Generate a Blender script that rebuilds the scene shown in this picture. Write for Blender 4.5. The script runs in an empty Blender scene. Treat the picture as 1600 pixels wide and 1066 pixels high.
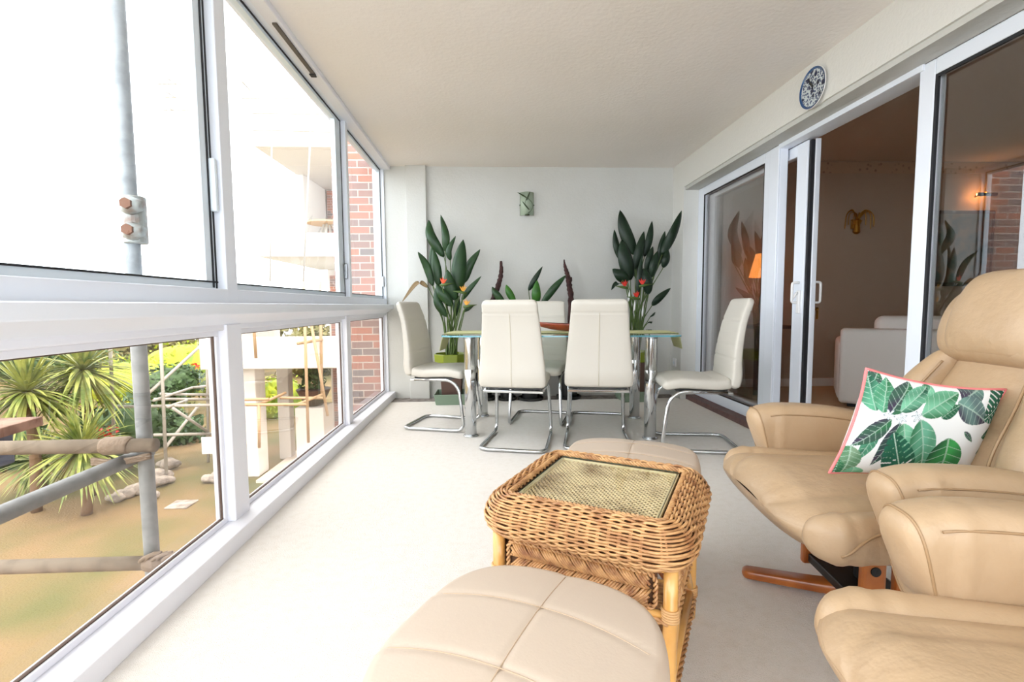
import bpy, bmesh, math, random
import numpy as np
from mathutils import Vector, Matrix
from math import sin, cos, pi, radians as rad
random.seed(7)
C = bpy.context.scene.collection
scene = bpy.context.scene

# ------------------------------------------------------------------ camera
FPX, YAW, PITCH, ROLL, EYE = 755.0, 0.04273, 0.0737, -0.00693, 0.97
def cam_axes():
    fwd = np.array([sin(YAW)*cos(PITCH), cos(YAW)*cos(PITCH), -sin(PITCH)])
    right = np.array([cos(YAW), -sin(YAW), 0.0]); up = np.cross(right, fwd)
    return cos(ROLL)*right+sin(ROLL)*up, -sin(ROLL)*right+cos(ROLL)*up, fwd
CR, CU, CF = cam_axes()
cd = bpy.data.cameras.new('camera'); cam = bpy.data.objects.new('camera', cd); C.objects.link(cam)
cd.sensor_width = 36; cd.lens = FPX/1600*36; cd.clip_start = 0.02; cd.clip_end = 300
cam.matrix_world = Matrix(((CR[0], CU[0], -CF[0], 0), (CR[1], CU[1], -CF[1], 0), (CR[2], CU[2], -CF[2], EYE), (0, 0, 0, 1)))
scene.camera = cam
def at(u, v, Y):                      # point of the photo at world depth Y
    r = (u-800)/FPX*CR-(v-533)/FPX*CU+CF
    t = Y/r[1]
    return Vector((r[0]*t, Y, EYE+r[2]*t))

# ------------------------------------------------------------------ world, sun, exposure
w = bpy.data.worlds.new('sky'); scene.world = w; w.use_nodes = True
bg = w.node_tree.nodes['Background']
bg.inputs[0].default_value = (0.90, 0.955, 1.0, 1); bg.inputs[1].default_value = 5.0
sl = bpy.data.lights.new('sun', 'SUN'); sl.energy = 2.8; sl.angle = rad(4); sl.color = (1.0, 0.93, 0.82)
so = bpy.data.objects.new('sun', sl); C.objects.link(so)
so.rotation_euler = Vector((-0.42, 0.45, -0.9)).to_track_quat('-Z', 'Y').to_euler()
scene.view_settings.view_transform = 'Standard'; scene.view_settings.look = 'None'
scene.view_settings.gamma = 1; scene.view_settings.use_curve_mapping = False
scene.view_settings.exposure = 0.32
scene.cycles.max_bounces = 12; scene.cycles.diffuse_bounces = 6; scene.cycles.glossy_bounces = 5
scene.cycles.transparent_max_bounces = 24; scene.cycles.transmission_bounces = 10
scene.cycles.caustics_reflective = False; scene.cycles.caustics_refractive = False
scene.cycles.sample_clamp_indirect = 8

# ------------------------------------------------------------------ materials
def lin(c):
    return tuple(((x/255)/12.92 if x/255 <= 0.04045 else ((x/255+0.055)/1.055)**2.4) for x in c)+(1,)
def newmat(name):
    m = bpy.data.materials.new(name); m.use_nodes = True
    return m, m.node_tree.nodes, m.node_tree.links, m.node_tree.nodes['Principled BSDF']
def mat(name, col, rough=0.5, metal=0, bump=None, var=None, spec=None, sheen=None, col2=None, coords='Object', coat=None):
    """bump=(scale,strength,distance) ; var=(scale,col2,lo,hi) blends a second own colour by noise"""
    m, n, l, b = newmat(name)
    b.inputs['Base Color'].default_value = lin(col); b.inputs['Roughness'].default_value = rough
    b.inputs['Metallic'].default_value = metal
    if spec is not None: b.inputs['Specular IOR Level'].default_value = spec
    if coat: b.inputs['Coat Weight'].default_value = coat; b.inputs['Coat Roughness'].default_value = 0.15
    tc = n.new('ShaderNodeTexCoord')
    if var:
        t = n.new('ShaderNodeTexNoise'); t.inputs['Scale'].default_value = var[0]; t.inputs['Detail'].default_value = 5
        l.new(tc.outputs[coords], t.inputs['Vector'])
        r = n.new('ShaderNodeValToRGB'); r.color_ramp.elements[0].position = var[2]; r.color_ramp.elements[1].position = var[3]
        r.color_ramp.elements[0].color = lin(col); r.color_ramp.elements[1].color = lin(var[1])
        l.new(t.outputs['Fac'], r.inputs['Fac']); l.new(r.outputs['Color'], b.inputs['Base Color'])
    if bump:
        bumps = bump if isinstance(bump, list) else [bump]
        prev = None
        for s, st, d in bumps:
            t = n.new('ShaderNodeTexNoise'); t.inputs['Scale'].default_value = s; t.inputs['Detail'].default_value = 4
            l.new(tc.outputs[coords], t.inputs['Vector'])
            k = n.new('ShaderNodeBump'); k.inputs['Strength'].default_value = st; k.inputs['Distance'].default_value = d
            l.new(t.outputs['Fac'], k.inputs['Height'])
            if prev: l.new(prev.outputs['Normal'], k.inputs['Normal'])
            prev = k
        l.new(prev.outputs['Normal'], b.inputs['Normal'])
    return m
def glassmat(name, tint, refl=1.0, rough=0.0, ior=1.5):
    m, n, l, b = newmat(name); n.remove(b)
    out = n['Material Output']; tr = n.new('ShaderNodeBsdfTransparent'); gl = n.new('ShaderNodeBsdfGlossy'); mx = n.new('ShaderNodeMixShader')
    fr = n.new('ShaderNodeFresnel'); fr.inputs['IOR'].default_value = ior
    mu = n.new('ShaderNodeMath'); mu.operation = 'MULTIPLY'; mu.inputs[1].default_value = refl
    ge = n.new('ShaderNodeNewGeometry'); iv = n.new('ShaderNodeMath'); iv.operation = 'SUBTRACT'; iv.inputs[0].default_value = 1
    m2 = n.new('ShaderNodeMath'); m2.operation = 'MULTIPLY'; l.new(ge.outputs['Backfacing'], iv.inputs[1])      # each sheet reflects once per outer face
    l.new(fr.outputs[0], mu.inputs[0]); l.new(mu.outputs[0], m2.inputs[0]); l.new(iv.outputs[0], m2.inputs[1]); l.new(m2.outputs[0], mx.inputs[0])
    tr.inputs[0].default_value = tuple(math.sqrt(q) for q in tint)+(1,); gl.inputs['Roughness'].default_value = rough; gl.inputs[0].default_value = (1, 1, 1, 1)
    l.new(tr.outputs[0], mx.inputs[1]); l.new(gl.outputs[0], mx.inputs[2]); l.new(mx.outputs[0], out.inputs[0])
    return m
def emis(name, col, s):
    m, n, l, b = newmat(name); b.inputs['Base Color'].default_value = lin(col)
    b.inputs['Emission Color'].default_value = lin(col); b.inputs['Emission Strength'].default_value = s; return m
def brickmat(name, c1, c2, mortar, axis='xz', bw=0.225, bh=0.075):
    m, n, l, b = newmat(name); b.inputs['Roughness'].default_value = 0.85
    tc = n.new('ShaderNodeTexCoord'); sp = n.new('ShaderNodeSeparateXYZ'); cb = n.new('ShaderNodeCombineXYZ')
    l.new(tc.outputs['Object'], sp.inputs[0])
    ad = n.new('ShaderNodeMath'); l.new(sp.outputs[0], ad.inputs[0]); l.new(sp.outputs[1], ad.inputs[1])
    l.new(ad.outputs[0], cb.inputs[0]); l.new(sp.outputs[2], cb.inputs[1])
    t = n.new('ShaderNodeTexBrick'); l.new(cb.outputs[0], t.inputs['Vector'])
    t.inputs['Color1'].default_value = lin(c1); t.inputs['Color2'].default_value = lin(c2); t.inputs['Mortar'].default_value = lin(mortar)
    t.inputs['Scale'].default_value = 1; t.inputs['Brick Width'].default_value = bw; t.inputs['Row Height'].default_value = bh
    t.inputs['Mortar Size'].default_value = 0.006; t.inputs['Mortar Smooth'].default_value = 0.1
    l.new(t.outputs['Color'], b.inputs['Base Color'])
    k = n.new('ShaderNodeBump'); k.inputs['Strength'].default_value = 0.5; k.inputs['Distance'].default_value = 0.01; k.invert = True
    l.new(t.outputs['Fac'], k.inputs['Height']); l.new(k.outputs['Normal'], b.inputs['Normal'])
    return m
M = {}
M['leather'] = mat('tan_leather', (182, 155, 124), 0.42, bump=[(11, 0.38, 0.022), (260, 0.12, 0.002)], var=(5, (176, 148, 115), 0.4, 0.7), spec=0.42)
M['leather_window_lit'] = mat('window_lit_tan_leather', (193, 175, 157), 0.45, bump=[(7, 0.12, 0.015), (260, 0.10, 0.002)], spec=0.4)  # footstool copy of the tan leather, window light painted in as a paler colour
M['piping'] = mat('leather_piping', (158, 128, 94), 0.45)
M['stitch'] = mat('stitching', (186, 162, 136), 0.7)
M['cream'] = mat('cream_leatherette', (198, 193, 183), 0.42, bump=[(14, 0.10, 0.01), (300, 0.08, 0.001)], spec=0.4)
M['cream_seam'] = mat('cream_seam', (190, 182, 162), 0.6)
M['chrome'] = mat('chrome', (205, 208, 210), 0.12, 1)
M['steel'] = mat('brushed_steel', (150, 152, 155), 0.28, 1)
M['upvc'] = mat('white_upvc', (226, 231, 240), 0.32, spec=0.45)
M['upvc_old'] = mat('white_painted_frame', (228, 229, 236), 0.5, bump=(60, 0.05, 0.004))
M['alu'] = mat('pale_anodised_sash', (216, 226, 234), 0.4, 0.05)
M['gasket'] = mat('black_rubber_gasket', (22, 22, 28), 0.6)
M['wall'] = mat('white_textured_paint', (196, 196, 192), 0.8, bump=[(55, 0.20, 0.01), (9, 0.15, 0.02)], var=(1.7, (191, 190, 184), 0.4, 0.7))
M['ceil'] = mat('ceiling_paint', (236, 231, 228), 0.85, bump=[(40, 0.22, 0.01), (4, 0.12, 0.02)], var=(0.8, (231, 225, 219), 0.35, 0.7))
M['carpet'] = mat('cream_carpet', (241, 236, 229), 0.95, bump=[(420, 0.6, 0.008), (130, 0.3, 0.006)], var=(30, (236, 230, 221), 0.45, 0.75), spec=0.1)
M['lcarpet'] = mat('beige_lounge_carpet', (200, 178, 150), 0.95, bump=(300, 0.5, 0.006), spec=0.1)
M['stone'] = mat('grey_stone_floor', (150, 143, 138), 0.7, var=(14, (108, 98, 94), 0.4, 0.62), bump=(40, 0.2, 0.005))
M['quarry'] = mat('brown_threshold', (104, 78, 74), 0.6, var=(25, (88, 64, 62), 0.4, 0.7))
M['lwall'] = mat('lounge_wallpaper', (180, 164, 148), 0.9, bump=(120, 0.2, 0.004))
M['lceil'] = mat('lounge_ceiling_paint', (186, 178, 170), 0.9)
M['white'] = mat('white_gloss', (235, 235, 235), 0.35)
M['sofa'] = mat('white_sofa_fabric', (240, 236, 232), 0.9, bump=(350, 0.3, 0.003), sheen=1)
M['wood'] = mat('honey_cherry_wood', (176, 102, 44), 0.3, var=(9, (148, 76, 30), 0.4, 0.7), coat=0.4)
M['black'] = mat('black_plastic', (16, 15, 16), 0.4)
M['glass_up'] = glassmat('clear_window_glass', (0.97, 0.985, 1.0))
M['glass_lo'] = glassmat('bronze_tinted_glass', (0.74, 0.69, 0.64), 1.0)
M['glass_door'] = glassmat('double_glazed_door_glass', (0.80, 0.78, 0.76), 2.4)
M['glass_table'] = glassmat('aqua_table_glass', (0.80, 0.93, 0.91), 1.3)
M['glass_edge'] = mat('aqua_glass_edge', (92, 156, 170), 0.1, spec=0.8)
M['glass_small'] = glassmat('wicker_glass_inset', (0.95, 0.96, 0.93), 0.7)
M['rattan'] = mat('woven_rattan', (205, 158, 106), 0.5, var=(26, (150, 98, 58), 0.42, 0.72), coat=0.15)
M['rattan2'] = mat('braided_rattan', (196, 148, 96), 0.5, var=(40, (140, 90, 52), 0.42, 0.7), coat=0.15)
M['mat_reed'] = mat('pale_reed_mat', (220, 196, 152), 0.55, var=(9, (146, 116, 74), 0.45, 0.7))
M['core'] = mat('dark_wicker_core', (92, 60, 36), 0.8)
M['pole'] = mat('varnished_rattan_pole', (224, 172, 98), 0.3, var=(11, (206, 148, 76), 0.4, 0.7), coat=0.5)
M['binding'] = mat('cane_binding', (208, 164, 112), 0.45, bump=(90, 0.3, 0.003))
M['strip'] = mat('pale_wood_edging', (220, 204, 160), 0.4)
M['leaf'] = mat('strelitzia_leaf', (38, 68, 34), 0.42, var=(12, (26, 52, 28), 0.35, 0.7), spec=0.4)
M['leaf2'] = mat('dark_strelitzia_leaf', (24, 46, 27), 0.42, var=(12, (16, 34, 20), 0.35, 0.7), spec=0.4)
M['leaf3'] = mat('fresh_green_leaf', (60, 112, 34), 0.42, var=(12, (38, 84, 30), 0.35, 0.7), spec=0.4)
M['rib'] = mat('leaf_midrib', (120, 140, 82), 0.5)
M['stalk'] = mat('leaf_stalk', (74, 96, 42), 0.5)
M['deadleaf'] = mat('dried_leaf', (132, 110, 78), 0.7)
M['orange'] = mat('orange_flower', (226, 78, 30), 0.5)
M['red'] = mat('red_flower', (214, 44, 26), 0.5)
M['yellow'] = mat('yellow_flower', (226, 160, 52), 0.5)
M['violet'] = mat('violet_flower', (60, 50, 130), 0.5)
M['lime'] = mat('lime_glazed_pot', (118, 134, 30), 0.25, coat=0.5)
M['brownpot'] = mat('brown_pot', (86, 62, 52), 0.5)
M['sage'] = mat('sage_green_tray', (122, 142, 122), 0.45)
M['darkpot'] = mat('black_pot', (26, 28, 28), 0.4)
M['soil'] = mat('potting_soil', (50, 38, 28), 0.95, bump=(60, 0.6, 0.01))
M['bark'] = mat('driftwood_bark', (70, 42, 40), 0.85, bump=[(40, 0.8, 0.02), (120, 0.5, 0.006)], var=(25, (42, 24, 24), 0.4, 0.7))
M['runner'] = mat('pale_yellow_green_cloth', (192, 192, 142), 0.85, bump=(300, 0.2, 0.002))
M['bowl'] = mat('red_brown_wooden_bowl', (150, 64, 34), 0.35, var=(12, (110, 40, 24), 0.4, 0.7), coat=0.3)
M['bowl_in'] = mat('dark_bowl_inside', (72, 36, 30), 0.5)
M['sconce'] = mat('frosted_green_glass', (158, 172, 152), 0.35, spec=0.5)
M['sconce_leaf'] = mat('dark_green_metal_leaf', (52, 66, 42), 0.4, 0.4)
M['gold'] = mat('gilt_metal', (184, 140, 62), 0.3, 0.9)
M['lampglow'] = emis('warm_lamp_shade', (255, 158, 76), 1.8)
M['bulb'] = emis('warm_picture_lamp_bulb', (255, 166, 84), 60)
M['galv'] = mat('galvanised_tube', (152, 156, 158), 0.6, 0.1, var=(20, (128, 132, 134), 0.4, 0.7))
M['galv_old'] = mat('weathered_scaffold_tube', (160, 146, 128), 0.7, 0.0, var=(14, (126, 112, 96), 0.4, 0.7))
M['tape'] = mat('brown_wrapping_tape', (134, 116, 98), 0.7, bump=(60, 0.6, 0.01))
M['rust'] = mat('rusty_bolt', (132, 96, 78), 0.8, 0.3)
M['coupler'] = mat('grey_coupler_steel', (158, 162, 158), 0.55, 0.4, var=(30, (136, 118, 108), 0.45, 0.7))
M['board'] = mat('scaffold_board', (168, 136, 118), 0.85, var=(10, (112, 80, 66), 0.4, 0.7), bump=(40, 0.4, 0.005))
M['brick'] = brickmat('red_grey_brick', (176, 112, 92), (122, 112, 112), (190, 176, 166))
M['lawn'] = mat('dry_lawn', (92, 90, 46), 0.95, bump=[(30, 0.5, 0.05)], var=(0.6, (128, 104, 70), 0.32, 0.6))
M['render'] = mat('white_render', (218, 212, 206), 0.8)
M['beige'] = mat('beige_render', (206, 182, 150), 0.8)
M['paving'] = mat('pale_paving', (212, 196, 178), 0.85, var=(3, (196, 178, 158), 0.4, 0.7))
M['winglass'] = mat('dark_far_glass', (70, 76, 78), 0.1, spec=0.8)
M['rock'] = mat('garden_rock', (176, 164, 152), 0.9, bump=(8, 0.6, 0.05), var=(6, (112, 102, 96), 0.4, 0.7))
M['palmleaf'] = mat('cordyline_leaf', (158, 162, 84), 0.5, var=(3, (92, 112, 50), 0.4, 0.65))
M['trunk'] = mat('palm_trunk', (112, 88, 66), 0.9, bump=(20, 0.6, 0.03))
M['bush1'] = mat('yellow_green_bush', (176, 182, 40), 0.7, var=(2.5, (112, 140, 44), 0.4, 0.65))
M['bush2'] = mat('deep_green_bush', (70, 98, 50), 0.7, var=(3, (46, 70, 38), 0.4, 0.65))
M['bush3'] = mat('olive_brown_tree', (134, 126, 78), 0.8, var=(0.9, (96, 96, 58), 0.4, 0.65))
M['bamboo'] = mat('tan_scaffold_tube', (190, 158, 124), 0.7)
M['greytube'] = mat('pale_far_tube', (178, 172, 164), 0.6)
M['bluerim'] = mat('blue_glazed_rim', (24, 68, 116), 0.3, coat=0.5)

# ------------------------------------------------------------------ mesh helpers
def B(): return bmesh.new()
def obj(name, bm, m, parent=None, smooth=False, bevel=0, subsurf=0, recalc=True):
    if recalc: bmesh.ops.recalc_face_normals(bm, faces=bm.faces[:])
    me = bpy.data.meshes.new(name); bm.to_mesh(me); bm.free()
    for x in (m if isinstance(m, (list, tuple)) else [m]): me.materials.append(x)
    if smooth:
        me.polygons.foreach_set('use_smooth', [True]*len(me.polygons))
    o = bpy.data.objects.new(name, me); C.objects.link(o)
    if parent: o.parent = parent
    if bevel:
        b = o.modifiers.new('bevel', 'BEVEL'); b.width = bevel; b.segments = 2; b.limit_method = 'ANGLE'; b.angle_limit = rad(40)
    if subsurf:
        s = o.modifiers.new('sub', 'SUBSURF'); s.levels = s.render_levels = subsurf
    return o
def tag(o, label=None, cat=None, group=None, kind=None):
    if label: o['label'] = label
    if cat: o['category'] = cat
    if group: o['group'] = group
    if kind: o['kind'] = kind
    return o
def thing(name, label, cat, loc=(0, 0, 0), rotz=0, group=None):
    o = bpy.data.objects.new(name, None); C.objects.link(o); o.empty_display_size = 0.1
    o.location = loc; o.rotation_euler = (0, 0, rotz)
    return tag(o, label, cat, group)
def struct(name, loc=(0, 0, 0)):
    o = bpy.data.objects.new(name, None); C.objects.link(o); o.location = loc; o['kind'] = 'structure'; return o
def box(bm, x0, x1, y0, y1, z0, z1, mi=0):
    v = [bm.verts.new(p) for p in ((x0, y0, z0), (x1, y0, z0), (x1, y1, z0), (x0, y1, z0), (x0, y0, z1), (x1, y0, z1), (x1, y1, z1), (x0, y1, z1))]
    for f in ((3, 2, 1, 0), (4, 5, 6, 7), (0, 1, 5, 4), (1, 2, 6, 5), (2, 3, 7, 6), (3, 0, 4, 7)):
        bm.faces.new([v[i] for i in f]).material_index = mi
    return bm
def boxo(name, r, m, parent=None, bevel=0.004):
    return obj(name, box(B(), *r), m, parent, bevel=bevel)
def grid_faces(bm, rings, closed=True, cap=True, mi=0):
    n = len(rings[0])
    for a, b in zip(rings[:-1], rings[1:]):
        for i in range(n if closed else n-1):
            j = (i+1) % n
            bm.faces.new((a[i], a[j], b[j], b[i])).material_index = mi
    if cap and closed:
        bm.faces.new(list(reversed(rings[0]))).material_index = mi; bm.faces.new(rings[-1]).material_index = mi
def catmull(P, n):
    P = [np.array(p, float) for p in P]
    if len(P) < 3: return [P[0]+(P[-1]-P[0])*i/n for i in range(n+1)]
    Q = [2*P[0]-P[1]]+P+[2*P[-1]-P[-2]]; out = []
    for k in range(1, len(Q)-2):
        for i in range(n):
            t = i/n; a, b, c, d = Q[k-1], Q[k], Q[k+1], Q[k+2]
            out.append(0.5*((2*b)+(c-a)*t+(2*a-5*b+4*c-d)*t*t+(3*b-a-3*c+d)*t**3))
    out.append(P[-1]); return out
def frames(pts, closed=False):
    n = len(pts); P = [Vector(p) for p in pts]; out = []
    for i in range(n):
        a = P[(i-1) % n] if (closed or i > 0) else P[i]; b = P[(i+1) % n] if (closed or i < n-1) else P[i]
        t = (b-a); t = t.normalized() if t.length > 1e-9 else Vector((0, 0, 1)); out.append(t)
    ref = Vector((0, 0, 1)) if abs(out[0].z) < 0.9 else Vector((1, 0, 0))
    res = []; nrm = (ref-out[0]*ref.dot(out[0])).normalized()
    for i in range(n):
        t = out[i]; nrm = nrm-t*nrm.dot(t)
        if nrm.length < 1e-6: nrm = t.orthogonal()
        nrm.normalize(); res.append((P[i], nrm.copy(), t.cross(nrm)))
    return res
def tube(bm, pts, r, seg=8, closed=False, cap=True, mi=0, flat=1.0):
    fr = frames(pts, closed); rings = []
    for i, (p, a, b) in enumerate(fr):
        rr = r[i] if isinstance(r, (list, tuple)) else r
        rings.append([bm.verts.new(p+a*(rr*cos(2*pi*k/seg))+b*(rr*flat*sin(2*pi*k/seg))) for k in range(seg)])
    if closed: rings.append(rings[0])
    grid_faces(bm, rings, True, cap and not closed, mi); return bm
def round_path(pts, rad_, n=5, closed=False):
    P = [Vector(p) for p in pts]; out = []; N = len(P)
    for i in range(N):
        if not closed and i in (0, N-1): out.append(P[i]); continue
        a, b, c = P[(i-1) % N], P[i], P[(i+1) % N]
        d1 = (a-b); d2 = (c-b); rr = min(rad_, d1.length*0.49, d2.length*0.49)
        p1 = b+d1.normalized()*rr; p2 = b+d2.normalized()*rr
        for k in range(n+1):
            t = k/n; out.append(p1*(1-t)**2+b*2*t*(1-t)+p2*t*t)
    return out
def lathe(bm, prof, seg=32, c=(0, 0, 0), mi=0, sq=None):
    rings = []
    for r, z in prof:
        ring = []
        for k in range(seg):
            a = 2*pi*(k+0.5)/seg; q = 1
            if sq: q = 1/(abs(cos(a))**sq+abs(sin(a))**sq)**(1/sq)
            ring.append(bm.verts.new((c[0]+r*q*cos(a), c[1]+r*q*sin(a), c[2]+z)))
        rings.append(ring)
    grid_faces(bm, rings, True, True, mi); return bm
def se(a, e):   # superellipse cos/sin
    ca, sa = cos(a), sin(a)
    return math.copysign(abs(ca)**(2/e), ca), math.copysign(abs(sa)**(2/e), sa)
def sweep(bm, ctrl, nper=8, nv=36, e=3.0, ends=(0.05, 0.05), disp=None, mi=0):
    """ctrl rows: (x, z, halfwidth_y, halfthick, ycentre). Path in the XZ plane, rounded ends."""
    S = catmull(ctrl, nper); n = len(S)
    P = [Vector((s[0], s[4] if len(s) > 4 else 0, s[1])) for s in S]
    L = [0]
    for i in range(1, n): L.append(L[-1]+(P[i]-P[i-1]).length)
    tot = L[-1]; samples = []
    # end rounding samples
    def interp(l):
        l = min(max(l, 0), tot)
        for i in range(1, n):
            if L[i] >= l-1e-9:
                t = (l-L[i-1])/max(L[i]-L[i-1], 1e-9); return S[i-1]*(1-t)+S[i]*t
        return S[-1]
    ls = []
    e0, e1 = ends
    for k in range(7): ls.append(e0*(1-cos(k/7*pi/2)))
    m = (n-1)
    for k in range(m+1): ls.append(e0+(tot-e0-e1)*k/m)
    for k in range(1, 8): ls.append(tot-e1+e1*sin(k/7*pi/2))
    rings = []
    for l in ls:
        s = interp(l); h = 1e-3; s2 = interp(l+h); s1 = interp(l-h)
        T = Vector((s2[0]-s1[0], 0, s2[1]-s1[1]))
        T = T.normalized() if T.length > 1e-9 else Vector((1, 0, 0))
        N = Vector((-T.z, 0, T.x)); p = Vector((s[0], s[4] if len(s) > 4 else 0, s[1]))
        f = 1.0
        if l < e0: f = math.sqrt(max(0.0, 1-(1-l/e0)**2))
        if l > tot-e1: f = math.sqrt(max(0.0, 1-(1-(tot-l)/e1)**2))
        fa = 1-(1-f)*min(1, 1.2*max(e0, e1)/max(s[2], 1e-3)) if s[2] > s[3] else f
        ring = []
        for k in range(nv):
            a = 2*pi*k/nv; ca, sa = se(a, e)
            d = disp(l/tot, ca, sa) if disp else 0
            yy = (s[2]*fa+d)*ca; tt = (s[3]*f+d)*sa
            ring.append(bm.verts.new(p+Vector((0, 1, 0))*yy+N*tt))
        rings.append(ring)
    grid_faces(bm, rings, True, False, mi); bmesh.ops.remove_doubles(bm, verts=bm.verts[:], dist=2e-5)
    bmesh.ops.dissolve_degenerate(bm, dist=1e-6, edges=bm.edges[:]); return bm
def surf(ctrl, e=3.0, lift=0.0):
    S = catmull(ctrl, 10); n = len(S)
    L = [0]
    for i in range(1, n): L.append(L[-1]+math.hypot(S[i][0]-S[i-1][0], S[i][1]-S[i-1][1]))
    def it(l):
        l = min(max(l, 0), L[-1])
        for i in range(1, n):
            if L[i] >= l-1e-9:
                t = (l-L[i-1])/max(L[i]-L[i-1], 1e-9); return S[i-1]*(1-t)+S[i]*t
        return S[-1]
    def f(u, a):
        l = u*L[-1]; s = it(l); s1 = it(l-1e-3); s2 = it(l+1e-3)
        T = Vector((s2[0]-s1[0], 0, s2[1]-s1[1])).normalized(); N = Vector((-T.z, 0, T.x)); ca, sa = se(a, e)
        return Vector((s[0], s[4] if len(s) > 4 else 0, s[1]))+Vector((0, 1, 0))*((s[2]+lift)*ca)+N*((s[3]+lift)*sa)
    return f
def slab(bm, w, d, h, z0, e=3.2, dome=0.03, grooves=(), na=120, nr=40, gw=0.008, gd=0.006):
    """puffy cushion with rounded-rectangle plan; grooves = list of functions (x,y)->distance"""
    rings = []
    prof = [(k/nr, None) for k in range(1, nr+1)]
    def groove(x, y):
        return sum(gd*math.exp(-(g(x, y)/gw)**2) for g in grooves)
    top = z0+h
    ringdefs = []
    for k in range(1, nr+1):
        f = k/nr; fr_ = f*0.90; ringdefs.append((fr_, top+dome*(1-fr_**2)-0.0))
    for k in range(1, 13):
        a = k/12*pi; ringdefs.append((0.90+0.10*sin(a*0.5 if False else a)**0.8 if k < 12 else 0.90, top-0.0+dome*(1-0.81)*(1-k/12)-(h)*(1-cos(a))/2))
    for fr_, z in ringdefs:
        ring = []
        for i in range(na):
            a = 2*pi*i/na; ca, sa = se(a, e)
            x, y = ca*w/2*fr_, sa*d/2*fr_
            zz = z-(groove(x, y) if z > z0+h*0.3 else 0)
            ring.append(bm.verts.new((x, y, zz)))
        rings.append(ring)
    c = bm.verts.new((0, 0, top+dome-groove(0, 0)))
    for i in range(na): bm.faces.new((c, rings[0][i], rings[0][(i+1) % na]))
    for a, b in zip(rings[:-1], rings[1:]):
        for i in range(na):
            j = (i+1) % na; bm.faces.new((a[i], a[j], b[j], b[i]))
    bm.faces.new(rings[-1]); return bm
def copy_tree(o, parent=None):
    c = o.copy(); C.objects.link(c)
    if parent: c.parent = parent
    for ch in list(o.children): copy_tree(ch, c)
    return c

# ================================================================== SETTING
WX, DX = -1.02, 1.93
Y0, YB = -1.55, 5.12
CEIL = 2.40
def slabs(name, r, m, bevel=0):
    o = boxo(name, r, m, None, bevel); o['kind'] = 'structure'; return o
slabs('floor', (-1.10, 1.995, Y0, 4.88, -0.10, 0.0), M['carpet'])
slabs('trim_1', (-1.10, 2.10, 4.88, YB+0.02, -0.10, -0.006), M['stone'])
slabs('ceiling', (-1.21, 2.30, Y0, YB+0.1, CEIL, CEIL+0.22), M['ceil'])
slabs('wall_back', (-1.14, 1.93, YB, YB+0.2, -0.1, CEIL), M['wall'])
slabs('trim_2', (-0.86, -0.655, YB-0.045, YB, -0.006, CEIL), M['wall'], 0.004)     # shallow pier on the back wall
ADDED_END_WINDOW = True
bm = B(); box(bm, 1.93, 2.30, 4.83, YB+0.2, -0.1, CEIL)
box(bm, 1.93, 2.30, Y0, 4.83, 2.135, CEIL); box(bm, 1.93, 2.30, Y0, 0.2, 0.045, 2.135)
o = obj('wall_right', bm, mat('side_wall_paint_brightened', (214, 213, 208), 0.8, bump=[(55, 0.20, 0.01), (9, 0.15, 0.02)])); o['kind'] = 'structure'  # copy of the wall paint, lightened in colour so this wall looks better lit
slabs('trim_3', (1.99, 2.30, 0.2, 4.83, -0.1, 0.045), M['quarry'])                   # brown threshold under the doors
slabs('trim_5', (1.945, 2.08, 0.2, 4.83, 2.105, 2.135), M['wall'])

# --- left window wall: low sill box, lower frame, middle ledge, upper frame
Y1, Y2 = Y0, 5.12
POSTS = [(-1.47, -1.38), (0.325, 0.415), (2.05, 2.135), (3.70, 3.80)]
bm = B(); box(bm, -1.10, -1.02, Y1, Y2, 0.0, 0.07)
o = obj('baseboard_left', bm, M['upvc_old'], bevel=0.004); o['kind'] = 'structure'
bm = B()
for q in (((-1.02, 0.943), (-1.02, 0.985), (-1.10, 0.99), (-1.14, 0.99), (-1.14, 0.895), (-1.09, 0.90)),):
    a = [bm.verts.new((x, Y1, z)) for x, z in q]; b = [bm.verts.new((x, Y2, z)) for x, z in q]
    bm.faces.new(a); bm.faces.new(list(reversed(b)))
    for i in range(len(q)):
        j = (i+1) % len(q); bm.faces.new((a[i], b[i], b[j], a[j]))
o = obj('trim_4', bm, M['upvc'], bevel=0.003); o['kind'] = 'structure'
def frame_rect(bm, x0, x1, y0, y1, z0, z1, t, tb=None, tt=None):
    tb = tb or t; tt = tt or t
    box(bm, x0, x1, y0, y1, z0, z0+tb); box(bm, x0, x1, y0, y1, z1-tt, z1)
    box(bm, x0, x1, y0, y0+t, z0+tb, z1-tt); box(bm, x0, x1, y1-t, y1, z0+tb, z1-tt)
bays_up = [(-1.38, 0.325), (0.415, 2.05), (2.135, 3.80), (3.855, 5.10)]
wi = 1
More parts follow.
